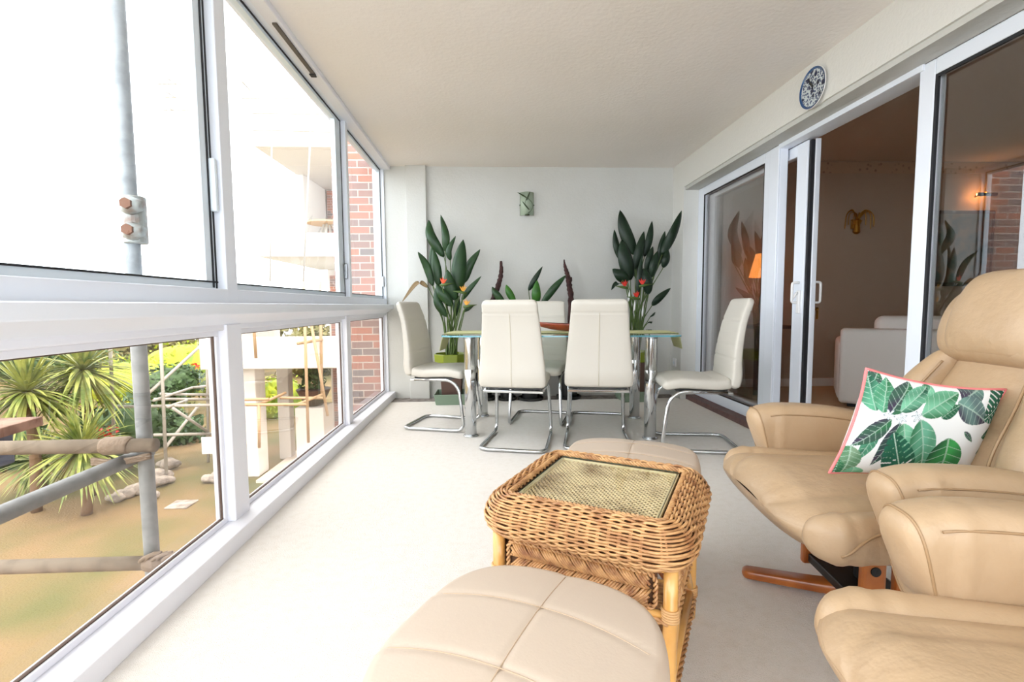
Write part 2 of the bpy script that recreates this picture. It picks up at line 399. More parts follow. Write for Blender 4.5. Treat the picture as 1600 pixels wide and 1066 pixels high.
for k, (a, b) in enumerate(bays_up):
    r = struct('window_%d' % wi, (0, 0, 0)); wi += 1
    bm = B(); box(bm, -1.20, -1.085, a-0.005, b+0.005, 0.985, 1.045); box(bm, -1.20, -1.085, a-0.005, b+0.005, 2.365, CEIL)
    if k < 2: box(bm, -1.20, -1.085, b, b+0.085, 0.985, CEIL)
    elif k == 2: box(bm, -1.18, -1.085, b, b+0.055, 0.985, CEIL)
    else: box(bm, -1.20, -1.085, b-0.0, b+0.02, 0.985, CEIL)
    obj('frame', bm, M['upvc'], r, bevel=0.004)
    bm = B(); s = 0.125 if k == 2 else (0.075 if k < 2 else 0.022); x = -1.135
    box(bm, x-0.02, x+0.012, a, b, 1.045, 1.075); box(bm, x-0.02, x+0.012, a, b, 2.335, 2.362)
    box(bm, x-0.02, x+0.012, a, a+0.03, 1.075, 2.335)
    box(bm, x-0.02, x+0.012, b-s, b, 1.075, 2.335)
    obj('sash', bm, M['alu'], r, bevel=0.002)
    bm = B()
    box(bm, x+0.010, x+0.016, b-0.012, b-0.006, 1.045, 2.362); box(bm, x+0.010, x+0.016, a, b, 2.355, 2.364); box(bm, x+0.010, x+0.016, a, b, 1.070, 1.076)
    if k < 2: box(bm, x+0.010, x+0.016, b-0.035, b-0.026, 1.05, 2.355)
    obj('gasket', bm, M['gasket'], r)
    obj('pane', box(B(), x-0.004, x+0.002, a+0.03, b-s, 1.075, 2.335), M['glass_up'], r)
    if k in (1, 2):
        zc = 1.46 if k == 1 else 1.24; hh = 0.105 if k == 1 else 0.06
        bm = B(); box(bm, x+0.014, x+0.040, b-0.030, b-0.008, zc-hh, zc+hh)
        tag(obj('pull_handle', bm, M['alu'] if k == 1 else M['steel'], r, bevel=0.006), 'slim metal pull handle on the sash stile')
    if k == 3:
        obj('pull_handle', box(B(), x+0.013, x+0.032, b-0.025, b-0.004, 1.17, 1.28), M['steel'], r, bevel=0.005)
# head strip with trickle vent slot
slabs('trim_6', (-1.09, -1.02, Y1, Y2, CEIL-0.035, CEIL), M['upvc_old'], 0.004)
t = thing('trickle_vent', 'brown slim vent slot on the white head strip above the windows', 'vent', (-1.05, 2.80, 2.365))
obj('slot_cover', box(B(), -0.012, 0.012, -0.27, 0.27, -0.010, 0), mat('grimy_brown_metal', (86, 78, 70), 0.6), t, bevel=0.003)
obj('end_catch', box(B(), -0.02, 0.014, 0.235, 0.275, -0.016, -0.008), M['gasket'], t, bevel=0.003)
bays_lo = [(-1.38, 0.325), (0.415, 2.03), (2.15, 3.68), (3.78, 5.10)]
for k, (a, b) in enumerate(bays_lo):
    r = struct('window_%d' % wi); wi += 1
    bm = B(); nb = bays_lo[k+1][0] if k+1 < len(bays_lo) else Y2
    box(bm, -1.17, -1.095, a-0.02, nb, 0.0, 0.066); box(bm, -1.17, -1.095, a-0.02, nb, 0.875, 0.93)
    box(bm, -1.17, -1.085, b, nb, 0.066, 0.9)
    obj('frame', bm, M['upvc_old'], r, bevel=0.005)
    bm = B(); frame_rect(bm, -1.15, -1.118, a, b, 0.066, 0.875, 0.022)
    obj('bead', bm, M['upvc_old'], r, bevel=0.003)
    bm = B(); frame_rect(bm, -1.137, -1.126, a+0.022, b-0.022, 0.088, 0.853, 0.004)
    obj('putty_line', bm, mat('dark_brown_putty_%d' % k, (84, 66, 56), 0.8), r)
    obj('pane', box(B(), -1.135, -1.129, a+0.022, b-0.022, 0.088, 0.853), M['glass_lo'], r)

r = struct('window_%d' % wi)      # unseen glazed end behind the viewer, added to brighten the interior
bm = B(); frame_rect(bm, -1.20, 2.30, Y0-0.06, Y0, 0.0, CEIL, 0.07); box(bm, 0.42, 0.50, Y0-0.06, Y0, 0.07, 2.33); box(bm, -1.13, 0.42, Y0-0.06, Y0, 0.93, 0.99); box(bm, 0.5, 2.23, Y0-0.06, Y0, 0.93, 0.99)
bm.free(); bm = B(); box(bm, -1.20, 2.30, Y0-0.06, Y0, 0.0, 0.07); box(bm, -1.20, 2.30, Y0-0.06, Y0, 2.33, CEIL)
for x0, x1 in ((-1.20, -1.13), (0.42, 0.50), (2.23, 2.30)): box(bm, x0, x1, Y0-0.06, Y0, 0.07, 2.33)
for x0, x1 in ((-1.13, 0.42), (0.50, 2.23)): box(bm, x0, x1, Y0-0.06, Y0, 0.93, 0.99)
obj('frame', bm, M['upvc'], r, bevel=0.004)
bm = B()
for x0, x1 in ((-1.13, 0.42), (0.50, 2.23)):
    box(bm, x0, x1, Y0-0.035, Y0-0.03, 0.07, 0.93); box(bm, x0, x1, Y0-0.035, Y0-0.03, 0.99, 2.33)
obj('pane', bm, M['glass_up'], r)
# --- right: doors (frame plane x=2.08)
DFX = 2.08
def framed(name, parent, x0, x1, y0, y1, z0, z1, sy0, sy1, zb, zt, m=None):
    bm = B(); box(bm, x0, x1, y0, y0+sy0, z0, z1); box(bm, x0, x1, y1-sy1, y1, z0, z1)
    box(bm, x0, x1, y0+sy0, y1-sy1, z0, z0+zb); box(bm, x0, x1, y0+sy0, y1-sy1, z1-zt, z1)
    return obj(name, bm, m or M['upvc'], parent, bevel=0.006)
d1 = struct('door_1')
framed('fixed_frame', d1, DFX, DFX+0.06, 3.46, 4.83, 0.045, 2.105, 0.20, 0.12, 0.09, 0.075)
obj('mullion', box(B(), DFX-0.012, DFX, 3.46, 3.575, 0.047, 2.10), M['upvc'], d1, bevel=0.006)
obj('pane', box(B(), DFX+0.028, DFX+0.034, 3.66, 4.71, 0.135, 2.03), M['glass_door'], d1)
bm = B(); frame_rect(bm, DFX+0.002, DFX+0.012, 3.66, 4.71, 0.135, 2.03, 0.009); obj('gasket', bm, M['gasket'], d1)
d2 = struct('door_2')     # sliding leaf, pushed open behind the fixed panel
framed('leaf_frame', d2, 2.155, 2.205, 3.27, 4.75, 0.06, 2.075, 0.115, 0.11, 0.09, 0.08)
obj('pane', box(B(), 2.178, 2.183, 3.385, 4.64, 0.15, 1.995), M['glass_door'], d2)
bm = B(); box(bm, 2.165, 2.190, 3.245, 3.268, 0.07, 2.07); obj('edge_gasket', bm, M['gasket'], d2)
obj('edge_strip', box(B(), 2.19, 2.225, 3.235, 3.268, 0.06, 2.075), M['upvc'], d2, bevel=0.004)
for side, x in ((-1, 2.155), (1, 2.225)):
    bm = B(); yc = 3.31 if side < 0 else 3.26
    tube(bm, round_path([(x, yc, 1.115), (x+side*0.05, yc, 1.115), (x+side*0.05, yc, 0.975), (x, yc, 0.975)], 0.018), 0.0085, 10)
    obj('door_handle', bm, M['white'], d2, smooth=True)
bm = B(); box(bm, 2.140, 2.157, 3.285, 3.318, 0.90, 1.06); h = obj('lock_plate', bm, M['white'], d2, bevel=0.004)
bm = B(); tube(bm, [(2.14, 3.30, 1.04), (2.125, 3.30, 1.04)], 0.008); tube(bm, [(2.128, 3.30, 1.04), (2.12, 3.325, 1.0)], 0.007); obj('thumb_lever', bm, M['white'], d2, smooth=True)
bm = B(); tube(bm, [(2.25, 3.262, 0.93), (2.262, 3.262, 0.93)], 0.012); box(bm, 2.255, 2.259, 3.25, 3.27, 0.86, 0.92); obj('key', bm, M['gold'], d2)
d3 = struct('door_3')
framed('fixed_frame', d3, DFX, DFX+0.06, 0.2, 2.335, 0.045, 2.105, 0.09, 0.085, 0.09, 0.075)
obj('pane', box(B(), DFX+0.028, DFX+0.034, 0.29, 2.25, 0.135, 2.03), M['glass_door'], d3)
bm = B(); frame_rect(bm, DFX+0.002, DFX+0.014, 0.29, 2.25, 0.135, 2.03, 0.014); obj('gasket', bm, M['gasket'], d3)
obj('spacer_bar', box(B(), DFX+0.036, DFX+0.040, 2.235, 2.250, 0.135, 2.03), M['alu'], d3)
bm = B(); box(bm, 2.07, 2.15, 2.31, 3.47, 2.075, 2.108); box(bm, 2.15, 2.22, 0.2, 4.8, 2.085, 2.12); box(bm, 2.06, 2.22, 2.31, 3.47, 0.045, 0.062)
o = obj('trim_7', bm, M['upvc'], bevel=0.003); o['kind'] = 'structure'

# --- lounge beyond the doors
LZ = 0.045; LY = 5.22; LX = 6.0; LC = 2.51
slabs('floor_lounge', (2.30, LX, 0.0, LY, LZ-0.15, LZ), M['lcarpet'])
slabs('wall_lounge_back', (2.30, LX, LY, LY+0.15, -0.1, LC), M['lwall'])
slabs('wall_lounge_right', (LX, LX+0.15, 0.0, LY+0.15, -0.1, LC), M['lwall'])
slabs('wall_lounge_front', (2.30, LX, -0.15, 0.0, -0.1, LC), M['lwall'])
slabs('ceiling_lounge', (2.30, LX+0.1, -0.1, LY+0.1, LC, LC+0.15), M['lceil'])
slabs('wall_lounge_left', (2.30, 2.34, 4.83, LY, LZ, LC), M['lwall'])
bm = B(); box(bm, 2.34, LX, LY-0.018, LY, LZ, LZ+0.09); box(bm, LX-0.018, LX, 0.0, LY-0.018, LZ, LZ+0.09)
o = obj('baseboard_lounge', bm, M['white'], bevel=0.004); o['kind'] = 'structure'
bmat, n, l, b = newmat('embossed_border')
b.inputs['Roughness'].default_value = 0.85
tc = n.new('ShaderNodeTexCoord'); vo = n.new('ShaderNodeTexVoronoi'); vo.inputs['Scale'].default_value = 16
l.new(tc.outputs['Object'], vo.inputs['Vector'])
rp = n.new('ShaderNodeValToRGB'); rp.color_ramp.elements[0].position = 0.12; rp.color_ramp.elements[1].position = 0.3
rp.color_ramp.elements[0].color = lin((150, 128, 112)); rp.color_ramp.elements[1].color = lin((186, 164, 142))
l.new(vo.outputs['Distance'], rp.inputs['Fac']); l.new(rp.outputs['Color'], b.inputs['Base Color'])
bm = B(); box(bm, 2.34, LX-0.006, LY-0.006, LY, LC-0.13, LC-0.015); box(bm, LX-0.006, LX, 0, LY, LC-0.13, LC-0.015)
o = obj('trim_8', bm, bmat); o['kind'] = 'structure'

# ================================================================== DINING SET
def chair_build():
    t = thing('dining_chair', 'x', 'chair')
    def seat_d(u, ca, sa): return -0.004*sum(math.exp(-((u-k)/0.008)**2) for k in (0.30, 0.52, 0.74)) if sa < 0 else 0
    bm = B(); sweep(bm, [(0.235, 0.435, .205, .036), (0.12, 0.455, .212, .040), (0.0, 0.452, .214, .040), (-0.12, 0.448, .216, .040), (-0.20, 0.462, .216, .042)], 8, 32, 5, (0.035, 0.03), seat_d)
    obj('seat', bm, M['cream'], t, smooth=True)
    def back_d(u, ca, sa):
        d = 0
        if sa < 0: d -= 0.0045*sum(math.exp(-((u-k)/0.007)**2) for k in (0.18, 0.32, 0.46, 0.60, 0.74))
        else:
            d -= 0.004*math.exp(-((u-0.86)/0.006)**2)
        return d
    bm = B(); sweep(bm, [(-0.205, 0.425, .222, .034), (-0.222, 0.50, .224, .038), (-0.225, 0.60, .215, .034), (-0.238, 0.72, .203, .030), (-0.262, 0.85, .190, .027), (-0.292, 0.94, .182, .026), (-0.315, 1.005, .178, .024)], 10, 56, 5.5, (0.03, 0.03), back_d)
    bk = obj('backrest', bm, M['cream'], t, smooth=True)
    g = surf([(-0.205, 0.425, .222, .034), (-0.222, 0.50, .224, .038), (-0.225, 0.60, .215, .034), (-0.238, 0.72, .203, .030), (-0.262, 0.85, .190, .027), (-0.292, 0.94, .182, .026), (-0.315, 1.005, .178, .024)], 5.5, 0.0003)
    bm = B(); tube(bm, [g(0.04+0.82*k/30, pi/2) for k in range(31)], 0.0022, 6)
    obj('back_seam', bm, M['cream_seam'], bk, smooth=True)
    bm = B()
    path = [(-0.17, -0.195, 0.398), (0.13, -0.195, 0.402), (0.20, -0.198, 0.34), (0.245, -0.21, 0.0135), (-0.265, -0.225, 0.0135), (-0.265, 0.225, 0.0135), (0.245, 0.21, 0.0135), (0.20, 0.198, 0.34), (0.13, 0.195, 0.402), (-0.17, 0.195, 0.398)]
    tube(bm, round_path(path, 0.075, 7), 0.0125, 12)
    obj('frame', bm, M['chrome'], t, smooth=True)
    bm = B(); box(bm, -0.205, -0.17, -0.205, 0.205, 0.385, 0.402)
    obj('seat_bar', bm, M['chrome'], t, bevel=0.004)
    bm = B(); box(bm, -0.17, 0.15, -0.19, 0.19, 0.405, 0.418); obj('seat_board', bm, M['black'], t)
    return t
chair0 = chair_build(); used = [0]
def place_chair(x, y, deg, label):
    c = chair0 if not used[0] else copy_tree(chair0); used[0] = 1
    c.location = (x, y, 0); c.rotation_euler = (0, 0, rad(deg)); tag(c, label, 'chair', 'cream cantilever dining chairs')
place_chair(0.185, 3.385, 77, 'cream cantilever chair with its back to the window side of the near table edge, left of the two seen from behind')
place_chair(0.745, 3.365, 80, 'cream cantilever chair seen from behind at the near table edge, right one nearest the round plant')
place_chair(0.40, 4.02, 255, 'cream cantilever chair on the far side of the glass table, its top seen between two backs')
place_chair(0.87, 3.93, 256, 'cream cantilever chair on the far side, almost hidden behind a nearer backrest')
place_chair(-0.385, 3.915, -17, 'cream cantilever chair at the left end of the table, beside the window')
place_chair(1.38, 3.235, 171, 'cream cantilever chair at the right end of the table, beside the sliding doors')
lab = ['cream cantilever chair seen from behind, left one at the near edge of the table',
       'cream cantilever chair seen from behind, right one at the near edge of the table',
       'cream cantilever chair facing us across the table, behind the red-brown bowl',
       'cream cantilever chair facing us, nearly hidden behind the right near chair',
       'cream cantilever chair in side view at the left end of the table by the window',
       'cream cantilever chair in side view at the right table end by the doors']
for c, s in zip([o for o in C.objects if o.type == 'EMPTY' and o.name.startswith('dining_chair')], lab): c['label'] = s

TAB = (0.53, 3.80, 0.0); TR = rad(-7)
t = thing('dining_table', 'aqua glass-topped dining table on thick chrome tube legs', 'table', TAB, TR)
def roundrect(w, d, r, n=8):
    out = []
    for cx, cy, a0 in ((w/2-r, d/2-r, 0), (-w/2+r, d/2-r, pi/2), (-w/2+r, -d/2+r, pi), (w/2-r, -d/2+r, 1.5*pi)):
        for k in range(n+1):
            a = a0+pi/2*k/n; out.append((cx+r*cos(a), cy+r*sin(a)))
    return out
def prism(bm, out, z0, z1, mi_side=0, mi=0):
    a = [bm.verts.new((x, y, z0)) for x, y in out]; b = [bm.verts.new((x, y, z1)) for x, y in out]
    bm.faces.new(list(reversed(a))).material_index = mi; bm.faces.new(b).material_index = mi
    for i in range(len(out)):
        j = (i+1) % len(out); bm.faces.new((a[i], a[j], b[j], b[i])).material_index = mi_side
    return bm
bm = B(); prism(bm, roundrect(1.74, 0.80, 0.10), 0.742, 0.754, 1, 0); obj('tabletop', bm, [M['glass_table'], M['glass_edge']], t)
for sx in (-1, 1):
    for sy in (-1, 1):
        lg = B(); lathe(lg, [(0.040, 0.012), (0.043, 0.016), (0.043, 0.50), (0.0425, 0.502), (0.043, 0.504), (0.043, 0.728), (0.035, 0.730)], 32, (sx*0.655, sy*0.325, 0))
        lo = obj('leg', lg, M['chrome'], t, smooth=True)
        m_ = lo.modifiers.new('e', 'EDGE_SPLIT'); m_.split_angle = rad(50)
        bm = B(); lathe(bm, [(0.052, 0.0), (0.056, 0.004), (0.05, 0.010), (0.03, 0.013)], 24, (sx*0.655, sy*0.325, 0)); obj('foot_ring', bm, M['chrome'], lo, smooth=True)
        bm = B(); lathe(bm, [(0.045, 0.730), (0.045, 0.7415)], 24, (sx*0.655, sy*0.325, 0)); obj('mounting_disc', bm, M['steel'], lo)
# runner draped lengthwise over the table
bm = B(); W_ = 0.17; pr = [(-0.93, 0.615), (-0.905, 0.70), (-0.878, 0.757)]+[(-0.86+i*0.172, 0.7575) for i in range(11)]+[(0.878, 0.757), (0.905, 0.71), (0.925, 0.635)]
rows = []
for i, (x, z) in enumerate(pr):
    sk = 0.02*sin(i*1.7) if z > 0.75 else 0
    rows.append([bm.verts.new((x, -W_+sk+2*W_*k/8+(0.05*(0.757-z)/0.14*(k-4)/-4), z+(0.002*sin(k*2.1+i) if z > 0.75 else 0))) for k in range(9)])
grid_faces(bm, rows, False, False)
r_ = obj('table_runner', bm, M['runner'], smooth=True); r_.location = TAB; r_.rotation_euler = (0, 0, TR)
so_ = r_.modifiers.new('s', 'SOLIDIFY'); so_.thickness = 0.002; so_.offset = 1
tag(r_, 'pale yellow-green cloth runner laid along the glass table and hanging over its ends', 'table runner')
# boat bowl
bt = thing('boat_bowl', 'long red-brown boat-shaped wooden bowl on the dining table', 'bowl', (0.655, 3.80, 0.762), rad(-7))
def boat(bm, L, Wd, H, t0=0.0, n=24, m=16, inner=False):
    rings = []
    for i in range(n+1):
        s = -1+2*i/n; sc = max(0.02, (1-abs(s)**1.8)); top = H*(0.82+0.18*abs(s)**2)
        ring = []
        for k in range(m+1):
            a = pi+pi*k/m; y = (Wd/2-t0)*sc*cos(a); z = top+(top-H*(0.55*abs(s)**2.2)-t0)*sin(a)*(0.99)
            ring.append(bm.verts.new(((L/2-t0*2)*s, y, max(z, 0.0 if not inner else t0))))
        rings.append(ring)
    return rings
bm = B(); R1 = boat(bm, 0.56, 0.17, 0.075); R2 = boat(bm, 0.56, 0.17, 0.075, 0.008, inner=True)
grid_faces(bm, R1, False, False)
for a, b2 in ((R1, R2),):
    for i in range(len(a)-1):
        bm.faces.new((a[i][0], a[i+1][0], b2[i+1][0], b2[i][0])); bm.faces.new((a[i][-1], b2[i][-1], b2[i+1][-1], a[i+1][-1]))
obj('hull', bm, M['bowl'], bt, smooth=True, recalc=True)
bm = B(); R2 = boat(bm, 0.56, 0.17, 0.075, 0.008, inner=True); grid_faces(bm, R2, False, False); obj('lining', bm, M['bowl_in'], bt, smooth=True)

# ================================================================== PLANTS
def blade(bm, base, tip, wd, mid=None, fold=0.25, lean=0.0, n=16, face=0.0, arch=0.0):
    base = Vector(base); tip = Vector(tip)
    pts = catmull([base, mid, tip], n//2) if mid is not None else [base+(tip-base)*i/n for i in range(n+1)]
    P = [Vector(p) for p in pts]; N = len(P); rows = []
    for i, p in enumerate(P):
        t_ = i/(N-1); T = (P[min(i+1, N-1)]-P[max(i-1, 0)]).normalized()
        side = Vector((cos(face), sin(face), 0)); side = (side-T*side.dot(T)).normalized(); nrm = T.cross(side)
        w_ = wd*0.5*max(0.02, (t_+0.01)**0.55*(1.0-t_)**0.80/0.455)
        p = p+nrm*(arch*sin(pi*t_))
        row = []
        for k in (-1, -0.5, 0, 0.5, 1):
            row.append(bm.verts.new(p+side*(w_*k)+nrm*(-fold*w_*(1-abs(k))+0.012*wd*10*0.02*sin(9*t_+k*3))))
        rows.append(row)
    grid_faces(bm, rows, False, False); return P
def plant(name, label, loc, leaves, pot, mats, stem_c, flowers=(), group=None):
    t = thing(name, label, 'potted plant', loc); L0 = Vector(loc)
    pot(t)
    for i, lf in enumerate(leaves):
        base, tip, wd = lf['b']-L0, lf['t']-L0, lf['w']
        mid = lf['m']-L0 if lf.get('m') is not None else (base+tip)/2+Vector((0, -0.02, 0))
        bm = B(); P = blade(bm, base, tip, wd, mid, fold=lf.get('fold', 0.3), face=lf.get('face', 0))
        o = obj('leaf', bm, M[lf.get('mat', mats)], t, smooth=True)
        s = o.modifiers.new('s', 'SOLIDIFY'); s.thickness = 0.0015
        foot = Vector(stem_c)+Vector((0.05*cos(i*2.4), 0.05*sin(i*2.4), 0))
        bm = B(); c1 = foot+(base-foot)*0.5+Vector(((foot.x-base.x)*0.25, 0, 0))
        tube(bm, catmull([foot, c1, base, P[3]], 6), [0.007]*10+[0.004]*9, 6)
        obj('stalk', bm, M['stalk'], o, smooth=True)
    for i, (p, col, d) in enumerate(flowers):
        p = p-L0; foot = Vector(stem_c)+Vector((0.03*cos(i*2+1), 0.03*sin(i*2+1)-0.02, 0))
        bm = B(); tube(bm, catmull([foot, (foot+p)/2+Vector((0.01, -0.02, 0)), p], 8), 0.005, 6)
        so2 = obj('flower_stem', bm, M['stalk'], t, smooth=True)
        bm = B(); tube(bm, [p+Vector((-0.02*d, 0, -0.01)), p+Vector((0.03*d, 0, 0.0)), p+Vector((0.11*d, -0.01, 0.012))], [0.012, 0.014, 0.002], 8)
        obj('flower_sheath', bm, M['stalk'], so2, smooth=True)
        bm = B()
        for k in range(4):
            a = rad(48+k*19+(7*i) % 13); q = Vector((cos(a)*d, -0.15+0.07*k, sin(a)))*(0.072-0.009*(k % 2))
            blade(bm, p+Vector((0.01*d, 0, 0.005)), p+q, 0.016, None, n=6)
        obj('petals', bm, M[col], so2, smooth=True)
    return t
def z3(u, v, Y, o=(600, 280), s=3.5533): return at(o[0]+u/s, o[1]+v/s, Y)
def L(o, s, b, t_, w_, Y=4.82, Yt=None, **k):
    d = dict(b=z3(*b, Y, o, s), t=z3(*t_, Yt or Y, o, s), w=w_/s*Y/FPX, **k)
    if 'mm' in k: d['m'] = z3(*k['mm'], Y-0.02, o, s)
    return d
def big_pot(t):
    bm = B(); lathe(bm, [(0.150, 0.40), (0.172, 0.405), (0.180, 0.50), (0.168, 0.502), (0.160, 0.44)], 8, (0, 0, -0.006)); obj('glazed_rim', bm, M['lime'], t, bevel=0.004)
    bm = B(); lathe(bm, [(0.125, 0.03), (0.130, 0.035), (0.160, 0.40), (0.155, 0.405)], 4, sq=None)
    for v in bm.verts: pass
    obj('pot_body', bm, M['brownpot'], t, bevel=0.012)
    bm = B(); lathe(bm, [(0.20, -0.006), (0.21, 0.0), (0.235, 0.105), (0.222, 0.107), (0.205, 0.025)], 4); obj('tray', bm, M['sage'], t, bevel=0.01)
    bm = B(); lathe(bm, [(0.150, 0.44), (0.152, 0.46)], 16); obj('soil', bm, M['soil'], t)
o6 = (600, 280); s6 = 3.5533
LV = [L(o6, s6, (333, 432), (248, 226), 62, 4.93, 5.02, mm=(262, 320)), L(o6, s6, (340, 402), (315, 198), 48, 4.9, 4.98, mm=(342, 310)),
      L(o6, s6, (368, 450), (398, 316), 36, 4.88, mm=(360, 395)), L(o6, s6, (272, 592), (188, 403), 48, 4.8, 4.72, mm=(235, 480)),
      L(o6, s6, (270, 592), (270, 345), 34, 4.93, mm=(262, 470)), L(o6, s6, (305, 595), (272, 385), 60, 4.84, mm=(290, 490)),
      L(o6, s6, (412, 632), (440, 336), 92, 4.78, face=0.2, mm=(418, 480)), L(o6, s6, (445, 575), (534, 390), 52, 4.86, mm=(475, 480)),
      L(o6, s6, (395, 672), (352, 503), 78, 4.72, mm=(365, 590)), L(o6, s6, (378, 705), (290, 585), 62, 4.7, mm=(325, 640)),
      L(o6, s6, (432, 672), (541, 538), 34, 4.74, mm=(475, 610)), L(o6, s6, (352, 765), (288, 600), 52, 4.78, mm=(300, 690)),
      L(o6, s6, (330, 745), (292, 640), 40, 4.9), L(o6, s6, (440, 738), (502, 698), 24, 4.72),
      L(o6, s6, (245, 600), (98, 684), 30, 4.76, 4.66, mm=(185, 575), mat='deadleaf'), L(o6, s6, (400, 760), (410, 640), 46, 4.88)]
pc = (-0.40, 4.84, 0)
plant('strelitzia_plant', 'bird of paradise plant with dark upright leaves and orange flower, left corner by the window', pc, LV, big_pot, 'leaf', (0, 0, 0.455),
      [(z3(322, 585, 4.66, o6, s6), 'orange', 1), (z3(445, 628, 4.70, o6, s6), 'yellow', -1), (z3(452, 705, 4.66, o6, s6), 'yellow', 1)])
o7 = (850, 280); s7 = 3.554
RV = [L(o7, s7, (505, 420), (422, 172), 82, 4.9, mm=(450, 290)), L(o7, s7, (480, 560), (432, 335), 92, 4.78, mm=(450, 440)),
      L(o7, s7, (432, 458), (390, 280), 44, 4.95, mm=(402, 370)), L(o7, s7, (505, 500), (555, 290), 62, 4.85, mm=(530, 400)),
      L(o7, s7, (558, 430), (600, 233), 46, 4.92, mm=(585, 330)), L(o7, s7, (566, 510), (605, 373), 46, 4.8, mm=(585, 440)),
      L(o7, s7, (598, 545), (632, 398), 52, 4.78, mm=(610, 470)), L(o7, s7, (640, 475), (672, 288), 46, 4.9, mm=(652, 380)),
      L(o7, s7, (655, 420), (764, 174), 62, 4.80, 4.62, mm=(715, 300)), L(o7, s7, (662, 492), (688, 388), 50, 4.8),
      L(o7, s7, (465, 572), (380, 498), 72, 4.7, mm=(420, 530)), L(o7, s7, (445, 578), (374, 616), 28, 4.68, mm=(400, 580)),
      L(o7, s7, (600, 702), (704, 604), 46, 4.74, mm=(640, 660)), L(o7, s7, (580, 640), (552, 495), 66, 4.7, mm=(572, 560)),
      L(o7, s7, (522, 660), (545, 420), 36, 4.68, mm=(530, 540)), L(o7, s7, (588, 768), (618, 738), 14, 4.72),
      L(o7, s7, (530, 560), (500, 430), 66, 4.93), L(o7, s7, (575, 800), (600, 790), 20, 4.72), L(o7, s7, (560, 600), (590, 440), 60, 4.88)]
pc = (1.45, 4.84, 0)
p2 = plant('strelitzia_plant', 'bird of paradise plant with very dark leaves and red flowers, right corner', pc, RV, big_pot, 'leaf2', (0, 0, 0.455),
      [(z3(455, 600, 4.62, o7, s7), 'red', -1), (z3(540, 590, 4.6, o7, s7), 'red', 1), (z3(520, 660, 4.62, o7, s7), 'red', -1)])
for u, v, c in ((470, 650, 'white'), (500, 705, 'white'), (545, 735, 'white')):
    bm = B(); p = z3(u, v, 4.63, o7, s7)-Vector(pc); blade(bm, p+Vector((0, 0, -0.05)), p+Vector((0.01, 0, 0.06)), 0.02, None, n=6)
    obj('pale_bract', bm, M[c], p2, smooth=True)
def small_pot(r, h, m):
    def f(t):
        bm = B(); lathe(bm, [(r*0.7, 0.02), (r*0.74, 0.022), (r, h), (r*0.93, h+0.002), (r*0.86, h-0.03)], 28, (0, 0, -0.006)); obj('pot_body', bm, M[m], t, smooth=False, bevel=0.004)
        bm = B(); lathe(bm, [(r*0.95, -0.006), (r*1.05, 0.0), (r*1.12, 0.03), (r*1.05, 0.032), (r*0.98, 0.01)], 28); obj('saucer', bm, M['darkpot'], t)
        bm = B(); lathe(bm, [(r*0.86, h-0.035), (r*0.86, h-0.025)], 20); obj('soil', bm, M['soil'], t)
    return f
MV = [L(o6, s6, (668, 690), (600, 598), 44, 4.80, mm=(625, 640), mat='leaf'), L(o6, s6, (728, 690), (678, 586), 44, 4.84, mm=(695, 630)),
      L(o6, s6, (650, 730), (640, 680), 40, 4.8)]
plant('leafy_pot_plant', 'small leafy potted plant low against the back wall, left of the wall light', (0.155, 4.93, 0), MV, small_pot(0.09, 0.36, 'darkpot'), 'leaf3', (0, 0, 0.33))
MV = [L(o6, s6, (803, 618), (880, 485), 34, 4.86, mat='leaf2', mm=(835, 560)), L(o6, s6, (848, 690), (850, 562), 58, 4.80, mm=(845, 630)),
      L(o6, s6, (872, 700), (1012, 532), 46, 4.78, mm=(940, 610), mat='leaf'), L(o6, s6, (830, 740), (800, 690), 40, 4.8)]
plant('leafy_pot_plant', 'small potted plant with bright green leaves behind the far chair, under the wall light', (0.40, 4.92, 0), MV, small_pot(0.12, 0.34, 'darkpot'), 'leaf3', (0, 0, 0.31))
def driftwood(label, pts, loc, knob=None):
    t = thing('driftwood_branch', label, 'driftwood', loc)
    small = small_pot(0.115, 0.30, 'darkpot'); small(t)
    L0 = Vector(loc); P = [p-L0 for p, r in pts]; Rr = [r for p, r in pts]
    cp = catmull([list(p)+[r] for p, r in zip(P, Rr)], 8); bm = B()
    rings_p = [Vector(c[:3]) for c in cp]; rr = [c[3]*(1+0.14*sin(i*2.3)+0.1*random.random()) for i, c in enumerate(cp)]
    tube(bm, rings_p, rr, 10)
    if knob: tube(bm, [knob-L0+Vector((-0.02, 0, -0.05)), knob-L0, knob-L0+Vector((0.012, 0, 0.03))], [0.018, 0.022, 0.006], 8)
    for v in bm.verts: v.co += Vector((random.uniform(-1, 1), random.uniform(-1, 1), 0))*0.002
    obj('bark_stem', bm, M['bark'], t, smooth=True); return t
driftwood('brown driftwood branch standing in a pot at the back wall, left of the wall light', [(Vector((-0.02, 5.0, 0.26)), .028), (z3(600, 700, 5.0), .026), (z3(632, 600, 5.0), .024), (z3(650, 525, 5.0), .021), (z3(650, 455, 5.0), .013)], (-0.26, 4.98, 0)) if False else None
a_ = driftwood('stout brown driftwood stem at the back wall behind the left near chair', [(Vector((-0.08, 4.98, 0.26)), .028), (z3(600, 700, 5.0), .026), (z3(632, 600, 5.0), .024), (z3(650, 525, 5.0), .021), (z3(650, 455, 5.0), .013)], (-0.09, 4.96, 0))
driftwood('pointed dark driftwood stem at the back wall behind the right near chair', [(Vector((0.80, 5.0, 0.26)), .030), (z3(1038, 700, 5.0), .029), (z3(1030, 600, 5.0), .027), (z3(1018, 530, 5.0), .023), (z3(1004, 480, 5.0), .014), (z3(1000, 446, 5.0), .004)], (0.80, 4.96, 0), knob=z3(1034, 560, 5.0))

